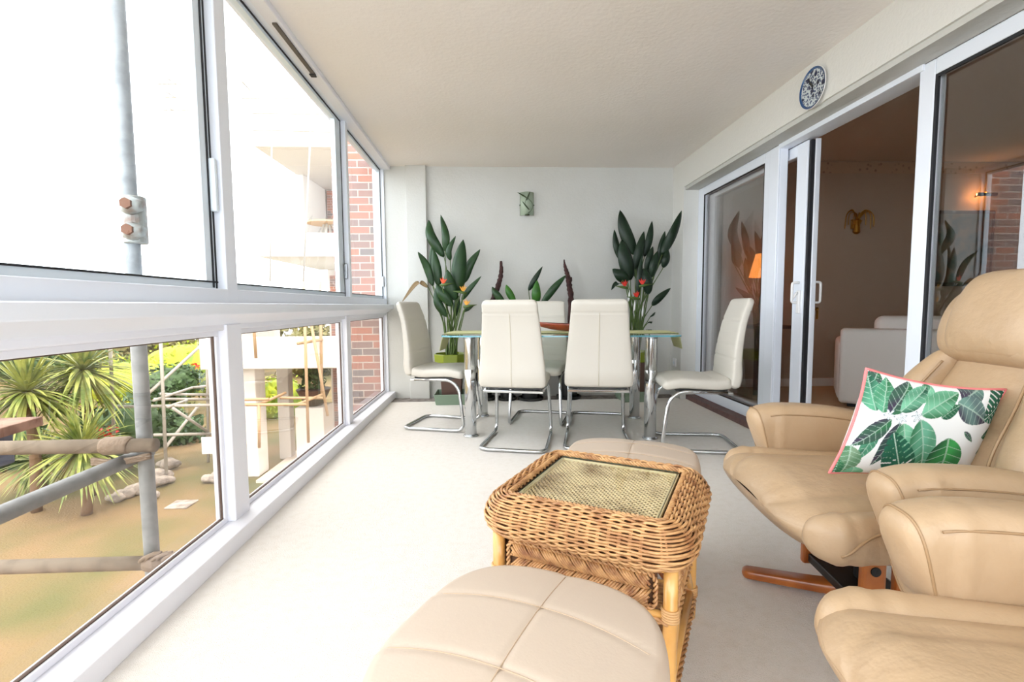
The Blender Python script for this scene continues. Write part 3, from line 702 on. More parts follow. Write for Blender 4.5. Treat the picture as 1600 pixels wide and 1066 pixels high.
# ================================================================== WALL THINGS
t = thing('wall_light', 'frosted green glass wall light with dark metal leaves on the back wall', 'wall light', (0.382, YB, 1.90))
bm = B(); rows = []
for i in range(13):
    a = -1+2*i/12; x = 0.072*a; y = -0.022-0.05*(1-a*a)
    rows.append([bm.verts.new((x, y, 0.0)), bm.verts.new((x, y, 0.235))])
grid_faces(bm, rows, False, False); o = obj('glass_shade', bm, M['sconce'], t, smooth=True); s = o.modifiers.new('s', 'SOLIDIFY'); s.thickness = 0.005
bm = B(); box(bm, -0.05, 0.05, -0.02, -0.001, 0.03, 0.2); obj('back_plate', bm, M['white'], t, bevel=0.004)
bm = B(); tube(bm, catmull([(0.005, -0.085, 0.01), (0.05, -0.08, 0.06), (0.048, -0.08, 0.12), (0.0, -0.085, 0.17)], 8), 0.0025, 6)
tube(bm, catmull([(-0.005, -0.085, 0.17), (-0.02, -0.085, 0.13), (-0.025, -0.085, 0.10)], 5), 0.002, 6)
lathe(bm, [(0.0, 0.0), (0.028, 0.002), (0.02, 0.012), (0.0, 0.014)], 16, (-0.002, -0.075, -0.008))
obj('curled_stem', bm, M['sconce_leaf'], t, smooth=True)
for b_, t_ in (((0.0, 0.165), (-0.105, 0.225)), ((-0.008, 0.14), (0.03, 0.235)), ((0.02, 0.045), (-0.055, 0.135))):
    bm = B(); blade(bm, (b_[0], -0.086, b_[1]), (t_[0], -0.09, t_[1]), 0.017, None, n=8); o = obj('metal_leaf', bm, M['sconce_leaf'], t); s = o.modifiers.new('s', 'SOLIDIFY'); s.thickness = 0.002
for sx in (-1, 1): obj('clip', box(B(), sx*0.072-0.005, sx*0.072+0.005, -0.03, -0.005, 0.10, 0.112), M['sconce_leaf'], t)

# clock
cm, n, l, b = newmat('blue_white_ceramic'); b.inputs['Roughness'].default_value = 0.3
tc = n.new('ShaderNodeTexCoord')
v1 = n.new('ShaderNodeTexVoronoi'); v1.inputs['Scale'].default_value = 75; v2 = n.new('ShaderNodeTexVoronoi'); v2.inputs['Scale'].default_value = 22
l.new(tc.outputs['Object'], v1.inputs['Vector']); l.new(tc.outputs['Object'], v2.inputs['Vector'])
r1 = n.new('ShaderNodeValToRGB'); r1.color_ramp.elements[0].position = 0.40; r1.color_ramp.elements[1].position = 0.50
r1.color_ramp.elements[0].color = lin((40, 58, 100)); r1.color_ramp.elements[1].color = lin((196, 204, 206))
r2 = n.new('ShaderNodeValToRGB'); r2.color_ramp.elements[0].position = 0.30; r2.color_ramp.elements[1].position = 0.38
r2.color_ramp.elements[0].color = lin((30, 40, 92)); r2.color_ramp.elements[1].color = (1, 1, 1, 1)
mx = n.new('ShaderNodeMix'); mx.data_type = 'RGBA'; mx.blend_type = 'MULTIPLY'; mx.inputs[0].default_value = 1
l.new(v1.outputs['Distance'], r1.inputs['Fac']); l.new(v2.outputs['Distance'], r2.inputs['Fac'])
l.new(r1.outputs['Color'], mx.inputs[6]); l.new(r2.outputs['Color'], mx.inputs[7]); l.new(mx.outputs[2], b.inputs['Base Color'])
t = thing('wall_clock', 'round blue and white ceramic plate clock high on the wall above the open door', 'clock', (DX, 2.875, 2.238))
def disc_x(bm, prof, seg=48, cap=True):
    rings = [[bm.verts.new((-x, r*cos(2*pi*k/seg), r*sin(2*pi*k/seg))) for k in range(seg)] for r, x in prof]
    grid_faces(bm, rings, True, cap); return bm
RC = 0.118
obj('plate_rim', disc_x(B(), [(RC*0.6, 0.0), (RC*0.7, 0.006), (RC, 0.022), (RC*0.985, 0.026), (RC*0.965, 0.024), (RC*0.86, 0.016)], cap=False), M['white'], t, smooth=True)
bm = B(); seg = 48; pr = [(RC*0.97, 0.0268), (RC*0.86, 0.0220)]
rings = [[bm.verts.new((-x, r*cos(2*pi*k/seg), r*sin(2*pi*k/seg))) for k in range(seg)] for r, x in pr]; grid_faces(bm, rings, True, False)
obj('blue_band', bm, M['bluerim'], t, smooth=True)
obj('dial', disc_x(B(), [(RC*0.86, 0.014), (RC*0.86, 0.0215), (RC*0.1, 0.021)]), cm, t)
for a, L_, w_ in ((rad(95), 0.055, 0.007), (rad(28), 0.040, 0.011)):
    bm = B(); q = Vector((-0.024, -cos(a)*L_, sin(a)*L_)); s_ = Vector((0, sin(a), cos(a)))*w_
    c0 = Vector((-0.024, 0, 0)); vs = [bm.verts.new(p) for p in (c0-q.normalized()*0.012, c0+q*0.55+s_, c0+q, c0+q*0.55-s_)]
    bm.faces.new(vs); o = obj('clock_hand', bm, M['black'], t); s = o.modifiers.new('s', 'SOLIDIFY'); s.thickness = 0.002
t = thing('wall_socket', 'small white socket plate low on the side wall beside the right plant', 'socket', (DX, 4.98, 0.36))
obj('face_plate', box(B(), -0.012, 0, -0.043, 0.043, -0.043, 0.043), M['white'], t, bevel=0.004)
obj('rocker_switch', box(B(), -0.016, -0.012, -0.012, 0.012, -0.015, 0.01), M['alu'], t, bevel=0.001)

# ================================================================== LOUNGE THINGS
t = thing('sofa', 'white fabric sofa in the dim lounge, seen through the open door', 'sofa', (3.74, 4.13, LZ), rad(-34))
def rbox(w_, d_, h_, c, r=0.05, name='x', m=None, par=None):
    return obj(name, box(B(), c[0]-w_/2, c[0]+w_/2, c[1]-d_/2, c[1]+d_/2, c[2], c[2]+h_), m, par, smooth=False)
def soft(name, w_, d_, h_, c, par, m, r=0.05):
    o = rbox(w_, d_, h_, c, r, name, m, par); b_ = o.modifiers.new('b', 'BEVEL'); b_.width = r; b_.segments = 5
    o.data.polygons.foreach_set('use_smooth', [True]*len(o.data.polygons)); return o
soft('backrest', 1.60, 0.18, 0.67, (0.26, -0.25, 0.03), t, M['sofa'], 0.035)
soft('seat_base', 1.58, 0.66, 0.36, (0.26, 0.16, 0.03), t, M['sofa'], 0.04)
for k in (0, 1): soft('back_cushion', 0.62, 0.20, 0.42, (0.03+0.64*k, -0.06, 0.39), t, M['sofa'], 0.07)
for k in (-1, 1): soft('arm', 0.2, 0.72, 0.56, (0.26+0.71*k, 0.16, 0.03), t, M['sofa'], 0.05)
bm = B()
for x in (-0.44, 0.96):
    for y in (-0.26, 0.42): box(bm, x-0.03, x+0.03, y-0.03, y+0.03, 0, 0.03)
obj('feet', bm, M['black'], t)
t = thing('wall_sconce', 'gilt leafy wall sconce on the lounge wall', 'wall light', (3.985, LY, 1.86))
bm = B(); disc = [(0.0, 0.0), (0.04, 0.0), (0.035, 0.02), (0.01, 0.03)]
lathe(bm, [(0.012, -0.14), (0.035, -0.12), (0.03, -0.04), (0.05, 0.0), (0.02, 0.02)], 14, (0, -0.05, 0)); box(bm, -0.03, 0.03, -0.03, 0, -0.08, 0.02)
obj('candle_cup', bm, M['gold'], t, smooth=False)
for k in range(9):
    a = rad(-10+k*25); bm = B(); s_ = cos(a)*0.15
    tube(bm, catmull([(0, -0.05, 0.0), (s_*0.5, -0.08, 0.09+0.02*sin(k)), (s_, -0.09, 0.06), (s_*1.1, -0.09, -0.05-0.02*(k % 3))], 6), [0.006]*8+[0.004]*11, 6)
    obj('frond', bm, M['gold'], t, smooth=True)
# framed picture with picture light on the lounge side wall
pp = (4.80, LY-0.02, 0)
t = thing('framed_picture', 'dark framed picture on the lounge wall seen through the right door glass', 'picture', (5.22, LY, 1.50))
bm = B(); box(bm, -0.36, 0.36, -0.03, 0, -0.35, 0.48); obj('picture_frame', bm, mat('dark_frame_wood', (60, 44, 34), 0.4), t, bevel=0.006)
obj('canvas', box(B(), -0.32, 0.32, -0.034, -0.03, -0.31, 0.44), mat('painted_canvas', (120, 96, 80), 0.7, var=(6, (76, 84, 82), 0.4, 0.6)), t)
t = thing('picture_light', 'lit brass picture light glowing orange on the lounge wall', 'lamp', (5.36, LY, 2.13))
bm = B(); tube(bm, [(0, 0, 0), (0, -0.12, 0.03), (0, -0.17, 0.0)], 0.008, 8); obj('arm', bm, M['gold'], t, smooth=True)
bm = B(); tube(bm, [(-0.10, -0.135, 0.0), (0.10, -0.135, 0.0)], 0.018, 12); obj('shade', bm, M['black'], t, smooth=True)
bm = B(); tube(bm, [(-0.08, -0.10, 0.006), (0.08, -0.10, 0.006)], 0.008, 8); obj('bulb', bm, M['bulb'], t, smooth=True)
t = thing('side_table', 'dark wooden side table in the lounge behind the fixed door glass', 'table', (2.86, 4.93, LZ))
obj('tabletop', box(B(), -0.22, 0.22, -0.22, 0.22, 0.67, 0.70), M['bowl_in'], t, bevel=0.006)
for sx in (-1, 1):
    for sy in (-1, 1): obj('leg', box(B(), sx*0.19-0.018, sx*0.19+0.018, sy*0.19-0.018, sy*0.19+0.018, 0, 0.67), M['bowl_in'], t, bevel=0.003)
t = thing('table_lamp', 'lit table lamp with glowing orange shade on the lounge side table', 'lamp', (2.86, 4.95, LZ+0.70))
bm = B(); lathe(bm, [(0.07, 0.0), (0.075, 0.01), (0.03, 0.04), (0.06, 0.18), (0.05, 0.32), (0.015, 0.42), (0.012, 0.52)], 24); obj('lamp_base', bm, M['bowl_in'], t, smooth=True)
bm = B(); seg = 32; rings = [[bm.verts.new((r*cos(2*pi*k/seg), r*sin(2*pi*k/seg), z)) for k in range(seg)] for r, z in ((0.16, 0.50), (0.10, 0.74))]; grid_faces(bm, rings, True, False)
obj('lamp_shade', bm, M['lampglow'], t, smooth=True)

# ================================================================== WICKER TABLE
WT = (0.312, 1.335); WR = rad(-29)
wt = thing('wicker_side_table', 'woven rattan side table with bulging rim and glass inset top', 'table', (WT[0], WT[1], 0), WR)
def rr_point(w_, d_, r, s):
    """point + outward normal on rounded rectangle, s in [0,1)"""
    a, b_ = w_-2*r, d_-2*r; P_ = 2*a+2*b_+2*pi*r; q = (s % 1)*P_
    segs = [('l', a), ('c', pi*r/2), ('l', b_), ('c', pi*r/2), ('l', a), ('c', pi*r/2), ('l', b_), ('c', pi*r/2)]
    cs = [((-a/2, -d_/2), (1, 0)), ((a/2, -b_/2), -pi/2), ((w_/2, -b_/2), (0, 1)), ((a/2, b_/2), 0), ((a/2, d_/2), (-1, 0)), ((-a/2, b_/2), pi/2), ((-w_/2, b_/2), (0, -1)), ((-a/2, -b_/2), pi)]
    for (k, ln), c in zip(segs, cs):
        if q <= ln+1e-9:
            if k == 'l':
                (x, y), (dx, dy) = c; return x+dx*q, y+dy*q, dy, -dx
            (x, y), a0 = c; an = a0+q/r; return x+r*cos(an), y+r*sin(an), cos(an), sin(an)
        q -= ln
    return rr_point(w_, d_, r, 0)
GW, GD = 0.375, 0.355      # glass inset
RW, RD, RR_ = GW+0.036, GD+0.036, 0.03
ZT = 0.463
# rim profile (offset outward from RW/RD rectangle, z)
prof = [(-0.010, ZT-0.003), (0.016, ZT+0.005), (0.038, ZT-0.003), (0.057, ZT-0.022), (0.067, ZT-0.046), (0.063, ZT-0.070), (0.047, ZT-0.088), (0.024, ZT-0.096)]
PC = catmull([np.array(p) for p in prof], 6)
PL = [0]
for i in range(1, len(PC)): PL.append(PL[-1]+float(np.linalg.norm(PC[i]-PC[i-1])))
def prof_at(t_):
    q = t_*PL[-1]
    for i in range(1, len(PL)):
        if PL[i] >= q-1e-9:
            f = (q-PL[i-1])/(PL[i]-PL[i-1]); p = PC[i-1]*(1-f)+PC[i]*f; d = PC[i]-PC[i-1]; d = d/np.linalg.norm(d)
            return p[0], p[1], -d[1]*-1*-1, d[0]*-1*-1
    return PC[-1][0], PC[-1][1], 0, -1
def rim_pt(s, t_, off=0.0):
    o_, z, nx, nz = prof_at(t_); nrm = (-nx if False else nx, nz)
    x, y, ox, oy = rr_point(RW, RD, RR_, s)
    # profile normal points outward/up: rotate tangent (do,dz) -> (-dz... )
    return x, y, ox, oy, o_, z, nx, nz
def rim(s, t_, off):
    o_, z, nx, nz = prof_at(t_); x, y, ox, oy = rr_point(RW, RD, RR_, s)
    k = o_+off*nx; return Vector((x+ox*k, y+oy*k, z+off*nz))
NST = 62; NW = 23
bm = B()
for j in range(NW):
    t_ = 0.04+0.93*j/(NW-1); pts = []
    n_ = NST*4
    for i in range(n_):
        s = i/n_; pts.append(rim(s, t_+0.004*sin(i*0.7+j), 0.0015+0.0034*cos(pi*NST*s+(pi if j % 2 else 0))))
    tube(bm, pts, 0.0033, 5, closed=True)
obj('rim_weave', bm, M['rattan'], wt, smooth=True)
bm = B()
for i in range(NST):
    s = (i+0.5)/NST
    for ds in (-0.0012, 0.0012):
        tube(bm, [rim(s+ds, k/10, 0.0) for k in range(11)], 0.0024, 5)
obj('rim_stakes', bm, M['rattan'], wt, smooth=True)
bm = B(); rings = []
for i in range(80):
    rings.append([bm.verts.new(rim(i/80, k/10, -0.007)) for k in range(11)])
rings.append(rings[0]); grid_faces(bm, rings, False, False); obj('rim_core', bm, M['core'], wt)
def rope(bm, path, r, turns, amp, closed=True, strands=2, seg=5, sq=1.0):
    fr = frames(path, closed); N = len(fr)
    for q in range(strands):
        pts = []
        for i, (p, a, b2) in enumerate(fr):
            an = 2*pi*(turns*i/N+q/strands); pts.append(p+a*(amp*cos(an))+b2*(amp*sq*sin(an)))
        tube(bm, pts, r, seg, closed=closed)
def rr_path(w_, d_, r, z, n_): 
    out = []
    for i in range(n_):
        x, y, _, _ = rr_point(w_, d_, r, i/n_); out.append(Vector((x, y, z)))
    return out
bm = B(); rope(bm, rr_path(RW-0.004, RD-0.004, 0.02, ZT+0.003, 360), 0.0038, 46, 0.0045, strands=3)
obj('inner_braid', bm, M['rattan'], wt, smooth=True)
# mat weave under glass
bm = B(); ny = 38
for j in range(ny):
    y = -GD/2+0.012+(GD-0.024)*j/(ny-1); pts = []
    for i in range(97):
        x = -GW/2+0.008+(GW-0.016)*i/96; pts.append((x, y+0.0010*cos(pi*i/2+(pi if j % 2 else 0)), ZT-0.012+0.0030*cos(pi*i/2+(pi if j % 2 else 0))))
    tube(bm, pts, 0.0031, 5)
obj('reed_mat', bm, M['mat_reed'], wt, smooth=True)
bm = B()
for i in range(48):
    x = -GW/2+0.012+(GW-0.024)*i/47; tube(bm, [(x, -GD/2+0.01, ZT-0.012), (x, GD/2-0.01, ZT-0.012)], 0.0016, 4)
obj('mat_warp', bm, M['core'], wt)
bm = B(); box(bm, -GW/2, GW/2, -GD/2, GD/2, ZT-0.022, ZT-0.018); obj('mat_board', bm, M['core'], wt)
bm = B(); frame_rect(bm, 0, 0, 0, 0, 0, 0, 0) if False else None
for (x0, x1, y0, y1) in ((-GW/2, GW/2, -GD/2, -GD/2+0.010), (-GW/2, GW/2, GD/2-0.010, GD/2), (-GW/2, -GW/2+0.010, -GD/2, GD/2), (GW/2-0.010, GW/2, -GD/2, GD/2)):
    box(bm, x0, x1, y0, y1, ZT-0.016, ZT-0.003)
obj('glass_surround', bm, M['strip'], wt, bevel=0.002)
bm = B(); box(bm, -GW/2+0.004, GW/2-0.004, -GD/2+0.004, GD/2-0.004, ZT-0.003, ZT+0.001)
obj('glass_inset', bm, M['glass_small'], wt)
bm = B(); x_, y_ = GW/2-0.003, GD/2-0.003
tube(bm, [(-x_, -y_, ZT+0.001), (x_, -y_, ZT+0.001), (x_, y_, ZT+0.001), (-x_, y_, ZT+0.001)], 0.0016, 5, closed=True); obj('glass_edge', bm, mat('green_black_glass_edge', (44, 62, 52), 0.2), wt)
LXW, LYW = 0.222, 0.212; RPO = 0.0165
for sx in (-1, 1):
    for sy in (-1, 1):
        bm = B(); tube(bm, [(sx*LXW, sy*LYW, z) for z in (0, 0.02, 0.12, 0.24, 0.37)], [RPO*0.95, RPO, RPO*0.98, RPO, RPO], 16)
        lo = obj('leg', bm, M['pole'], wt, smooth=True)
        for zb in (0.262, 0.085):
            bm = B()
            for k in range(5): 
                z = zb-0.012+k*0.006
                tube(bm, [(sx*LXW+(RPO+0.002)*cos(a), sy*LYW+(RPO+0.002)*sin(a), z) for a in [2*pi*q/16 for q in range(16)]], 0.0034, 5, closed=True)
            obj('cane_binding', bm, M['binding'], lo, smooth=True)
def rail(z, r=0.011, name='rail'):
    for (a, b_) in (((-LXW, -LYW), (LXW, -LYW)), ((LXW, -LYW), (LXW, LYW)), ((LXW, LYW), (-LXW, LYW)), ((-LXW, LYW), (-LXW, -LYW))):
        bm = B(); tube(bm, [(a[0], a[1], z), (b_[0], b_[1], z)], r, 12); obj(name, bm, M['pole'], wt, smooth=True)
rail(0.366, 0.010); rail(0.254, 0.010); rail(0.085, 0.011)
# braided panels on four sides (upper) and lower skirt
def panel(cx, cy, ang, wd, z0, z1, nm='braided_panel'):
    bm = B(); bm2 = B(); h = (z1-z0)/2; zc = (z0+z1)/2; R_ = Matrix.Rotation(ang, 4, 'Z'); T_ = Matrix.Translation((cx, cy, 0))
    inner = wd/2-0.03; hh = h-0.010
    n_ = int(inner*2/0.040)
    for k in range(-1, n_+1):
        x = -inner+k*0.040
        for up in (1, -1):
            for q in range(5):
                xo = x+q*0.0074+(0.020 if up < 0 else 0); pts = []
                for i in range(6):
                    f = i/5; px_ = xo+f*0.052; pz = up*(hh-f*hh*1.25); py_ = -0.006-0.010*sin(pi*min(1, f*1.2))+(0.010*(f > 0.75))
                    if -inner-0.004 <= px_ <= inner+0.004: pts.append((px_, py_, zc+pz))
                if len(pts) > 1: tube(bm, pts, 0.0037, 5)
    path = []
    for i in range(200):
        x, y, _, _ = rr_point(wd-0.035, 2*h-0.012, 0.02, i/200); path.append(Vector((x, -0.006, zc+y)))
    rope(bm2, path, 0.0034, 34, 0.0036, strands=2)
    bk = B(); box(bk, -wd/2+0.015, wd/2-0.015, 0.0, 0.004, z0+0.004, z1-0.004)
    for x_ in (bm, bm2, bk): x_.transform(T_ @ R_)
    o = obj(nm, bm, M['rattan2'], wt, smooth=True)
    obj('panel_border', bm2, M['rattan'], o, smooth=True); obj('panel_backing', bk, M['core'], o)
for cx, cy, a, wd in ((0, -LYW-0.002, 0, 2*LXW), (LXW+0.002, 0, pi/2, 2*LYW), (0, LYW+0.002, pi, 2*LXW), (-LXW-0.002, 0, -pi/2, 2*LYW)):
    panel(cx, cy, a, wd-0.03, 0.262, 0.358)
# braid drops under the side rails and diagonal brace
bm = B()
for (a, b_) in (((LXW+0.012, -LYW), (LXW+0.012, LYW)), ((LXW, -LYW-0.012), (-LXW, -LYW-0.012)), ((-LXW-0.012, -LYW), (-LXW-0.012, LYW))):
    for z in (0.245, 0.070, 0.058):
        rope(bm, [Vector((a[0]+(b_[0]-a[0])*i/60, a[1]+(b_[1]-a[1])*i/60, z)) for i in range(61)], 0.004, 9, 0.004, closed=False)
for sx, sy in ((1, -1), (1, 1), (-1, -1), (-1, 1)):
    rope(bm, [Vector((sx*(LXW+0.012), sy*(LYW-0.026), 0.355-0.1*i/20)) for i in range(21)], 0.0035, 4, 0.004, closed=False)
obj('braid_edging', bm, M['rattan2'], wt, smooth=True)
bm = B()
for s in (-1, 1):
    tube(bm, catmull([(LXW, s*(LYW-0.01), 0.10), (LXW, s*0.10, 0.20), (LXW, s*0.02, 0.25)], 6), 0.010, 10)
    tube(bm, catmull([(-LXW, s*(LYW-0.01), 0.10), (-LXW, s*0.10, 0.20), (-LXW, s*0.02, 0.25)], 6), 0.010, 10)
obj('curved_brace', bm, M['pole'], wt, smooth=True)
bm = B()
for k in range(26):
    y = -LYW+0.02+(2*LYW-0.04)*k/25; tube(bm, [(-LXW+0.01, y, 0.090), (LXW-0.01, y, 0.090)], 0.005, 5)
obj('lower_shelf', bm, M['rattan2'], wt, smooth=True)

# ================================================================== OTTOMANS
def ottoman(label, x, y, deg, w_, d_, top, long_axis, m, group):
    t = thing('footstool', label, 'footstool', (x, y, 0), rad(deg), group)
    bow = 0.05
    gl = [lambda a, b_: a] if long_axis == 'y' else [lambda a, b_: a]
    g = [lambda a, b_: a*1.0, lambda a, b_: (b_-d_*0.165+bow*(a/w_)**2*2), lambda a, b_: (b_+d_*0.165+bow*(a/w_)**2*2)]
    bm = B(); slab(bm, w_, d_, 0.135, top-0.155, 3.0, 0.025, g, 144, 56, gw=0.008, gd=0.0025)
    c = obj('cushion', bm, m, t, smooth=True)
    ww_, dd_ = w_/2, d_/2; tp = top-0.02
    def sz(a, b_):
        f = min(0.9, (abs(a/ww_)**3+abs(b_/dd_)**3)**(1/3)); return tp+0.025*(1-f*f)-0.0022
    bm = B(); tube(bm, [(0, b_, sz(0, b_)) for b_ in [dd_*0.88*(2*k/40-1) for k in range(41)]], 0.0012, 5)
    for o_ in (0.165, -0.165):
        pts = []
        for k in range(41):
            a = ww_*0.86*(2*k/40-1); b_ = d_*o_-bow*(a/w_)**2*2; pts.append((a, b_, sz(a, b_)))
        tube(bm, pts, 0.0012, 5)
    obj('seam', bm, M['stitch'], c, smooth=True)
    bm = B(); slab(bm, w_*0.86, d_*0.86, 0.05, top-0.20, 3.0, 0.0, (), 48, 8); obj('cushion_base', bm, M['piping'], c, smooth=True)
    # wooden cross base
    bm = B(); lathe(bm, [(0.035, 0.10), (0.035, top-0.20), (0.06, top-0.195), (0.06, top-0.185)], 20); obj('column', bm, M['steel'], t, smooth=False)
    for k in range(4):
        a = rad(45+90*k); ca, sa = cos(a), sin(a); bm = B(); Lg = 0.27
        sweep(bm, [(0.02, 0.105, 0.022, 0.013), (0.12, 0.075, 0.022, 0.012), (0.20, 0.035, 0.021, 0.011), (Lg, 0.016, 0.020, 0.010)], 6, 16, 5, (0.005, 0.012))
        bm.transform(Matrix.Rotation(a, 4, 'Z')); obj('leg', bm, M['wood'], t, smooth=True)
    return t
ottoman('large tan leather footstool with stitched panels in the foreground, nearest us', 0.045, 0.755, -28, 0.455, 0.49, 0.43, 'y', M['leather_window_lit'], None)
ottoman('tan leather footstool half hidden behind the wicker table', 0.52, 1.765, -22, 0.50, 0.39, 0.43, 'y', M['leather_window_lit'], None)

# ================================================================== RECLINERS
def recliner(label, x, y, deg, reach=0.0):
    t = thing('recliner_armchair', label, 'armchair', (x, y, 0), rad(deg))
    def sd(u, ca, sa):
        d = 0
        if sa > 0.2:
            d -= 0.012*math.exp(-((abs(ca)-0.62)/0.05)**2)*(0.4+0.6*u)
            d += 0.006*cos(ca*3)
        return d
    SC = [(-0.27, 0.40, .250, .060), (-0.12, 0.376, .262, .072), (0.08, 0.368, .278, .078), (0.24, 0.364, .302, .080), (0.325, 0.366, .320, .074), (0.385, 0.372, .300, .060)]
    SC = [(q[0]+reach*(q[0] > 0.2),)+q[1:] for q in SC]
    bm = B(); sweep(bm, SC, 12, 72, 2.6, (0.06, 0.095), sd)
    seat = obj('seat', bm, M['leather'], t, smooth=True)
    f = surf(SC, 2.8, 0.0)
    for s in (-1, 1):
        BC = [(-0.20, 0.365, .030, .050, s*0.262), (0.0, 0.355, .044, .064, s*0.272), (0.18, 0.358, .050, .066, s*0.288), (0.28, 0.360, .048, .064, s*0.302), (0.355, 0.366, .034, .048, s*0.290)]
        BC = [(q[0]+reach*(q[0] > 0.2),)+q[1:] for q in BC]
        bm = B(); sweep(bm, BC, 10, 36, 2.4, (0.03, 0.05), lambda u, ca, sa: 0.0025*sin(u*60)*math.exp(-((u-0.85)/0.12)**2))
        sb = obj('side_bolster', bm, M['leather'], seat, smooth=True)
        g = surf(BC, 2.4, 0.001); bm = B()
        tube(bm, [g(0.12+0.76*k/40, (0.0 if s > 0 else pi)+s*(0.55-0.9*max(0, (k-26)/14)**2)) for k in range(41)], 0.0035, 8)
        obj('piping', bm, M['piping'], sb, smooth=True)
    bm = B(); sweep(bm, [(-0.22, 0.320, .205, .026), (0.0, 0.302, .215, .026), (0.14, 0.305, .215, .022)], 6, 24, 4, (0.02, 0.03)); obj('seat_underside', bm, M['piping'], seat, smooth=True)
    for s in (-1, 1):
        yc = s*0.372
        def ad(u, ca, sa):
            return 0.0030*sin(u*46)*math.exp(-((u-0.12)/0.09)**2)*(0.5+0.5*ca)
        AC = [(0.215, 0.448, .054, .086, yc), (0.190, 0.456, .063, .108, yc), (0.14, 0.461, .067, .118, yc), (0.03, 0.455, .069, .124, yc), (-0.08, 0.443, .068, .125, yc), (-0.20, 0.428, .064, .114, yc*0.98), (-0.27, 0.425, .060, .100, yc*0.97)]
        bm = B(); sweep(bm, AC, 10, 56, 3.3, (0.022, 0.04), ad)
        arm = obj('arm', bm, M['leather'], t, smooth=True)
        g = surf(AC, 3.3, 0.0005); bm = B(); tube(bm, [g(0.045+0.0*sin(2*pi*k/56), 2*pi*k/56) for k in range(56)], 0.0032, 6, closed=True)
        for a_ in (0.62, pi-0.62): tube(bm, [g(0.10+0.85*k/30, -a_) for k in range(31)], 0.0028, 6)
        obj('piping', bm, M['piping'], arm, smooth=True)
    # back
    bm = B(); sweep(bm, [(-0.245, 0.385, .215, .055), (-0.275, 0.50, .215, .068), (-0.330, 0.63, .200, .066), (-0.385, 0.76, .175, .058), (-0.42, 0.86, .155, .050)], 10, 64, 3.0, (0.05, 0.04),
                     lambda u, ca, sa: (-0.010*math.exp(-((u-0.42)/0.02)**2) if sa < 0 else 0))
    back = obj('backrest', bm, M['leather'], t, smooth=True)
    for s in (-1, 1):
        bm = B(); sweep(bm, [(-0.215, 0.43, .050, .060, s*0.235), (-0.245, 0.54, .062, .072, s*0.240), (-0.300, 0.66, .060, .072, s*0.226), (-0.350, 0.76, .045, .058, s*0.192), (-0.375, 0.81, .030, .040, s*0.165)], 8, 36, 2.5, (0.04, 0.04))
        obj('back_bolster', bm, M['leather'], t, smooth=True)
        bm = B(); tube(bm, catmull([(-0.165, s*0.185, 0.46), (-0.185, s*0.187, 0.56), (-0.245, s*0.175, 0.68), (-0.30, s*0.150, 0.775)], 8), 0.004, 8); obj('piping', bm, M['piping'], back, smooth=True)
    bm = B(); sweep(bm, [(-0.345, 0.775, .190, .060), (-0.360, 0.85, .226, .072), (-0.385, 0.93, .230, .072), (-0.415, 0.985, .214, .062), (-0.440, 1.035, .165, .044)], 8, 56, 2.8, (0.04, 0.05))
    head = obj('headrest', bm, M['leather'], t, smooth=True)
    bm = B(); sweep(bm, [(-0.318, 0.800, .142, .026), (-0.318, 0.86, .152, .040), (-0.342, 0.94, .154, .046), (-0.375, 1.01, .148, .046), (-0.415, 1.062, .132, .036)], 8, 48, 3.2, (0.025, 0.045),
                     lambda u, ca, sa: 0.0022*sin(ca*22)*math.exp(-(u/0.22)**2))
    obj('head_pillow', bm, M['leather'], head, smooth=True)
    # wooden swivel base
    base = []
    for k, (a, Lg) in enumerate(((-22, 0.365), (-84, 0.31), (158, 0.32), (96, 0.30))):
        bm = B(); sweep(bm, [(0.03, 0.045, 0.034, 0.020), (0.14, 0.034, 0.030, 0.018), (Lg-0.08, 0.026, 0.027, 0.016), (Lg, 0.022, 0.025, 0.015)], 6, 20, 5, (0.005, 0.02))
        bm.transform(Matrix.Rotation(rad(a), 4, 'Z')); obj('foot', bm, M['wood'], t, smooth=True)
    bm = B(); lathe(bm, [(0.075, 0.012), (0.085, 0.02), (0.085, 0.075), (0.06, 0.085)], 28); obj('hub', bm, M['wood'], t, bevel=0.006)
    for s in (-1, 1):
        for x0, x1 in ((0.060, 0.125), (-0.030, 0.035)):
            bm = B(); box(bm, x0, x1, s*0.16-0.014, s*0.16+0.014, 0.05, 0.290)
            up = obj('upright', bm, M['wood'], t, bevel=0.008)
            bm = B()
            for bz in (0.245, 0.205): tube(bm, [((x0+x1)/2, s*0.16-0.017, bz), ((x0+x1)/2, s*0.16+0.017, bz)], 0.014, 16)
            obj('bolt_cap', bm, M['black'], up, smooth=False)
    bm = B(); box(bm, -0.06, 0.11, -0.148, 0.148, 0.06, 0.09); box(bm, -0.12, 0.13, -0.11, 0.11, 0.24, 0.275); lathe(bm, [(0.04, 0.09), (0.04, 0.25)], 20)
    obj('mechanism', bm, M['black'], t, bevel=0.004)
    return t
recliner('tan leather recliner with the leaf-print pillow on pillow on its seat', 1.20, 1.44, 173)
recliner('tan leather recliner in the right foreground, its seat and one arm cut by the frame', 0.965, 0.500, 171, 0.05)

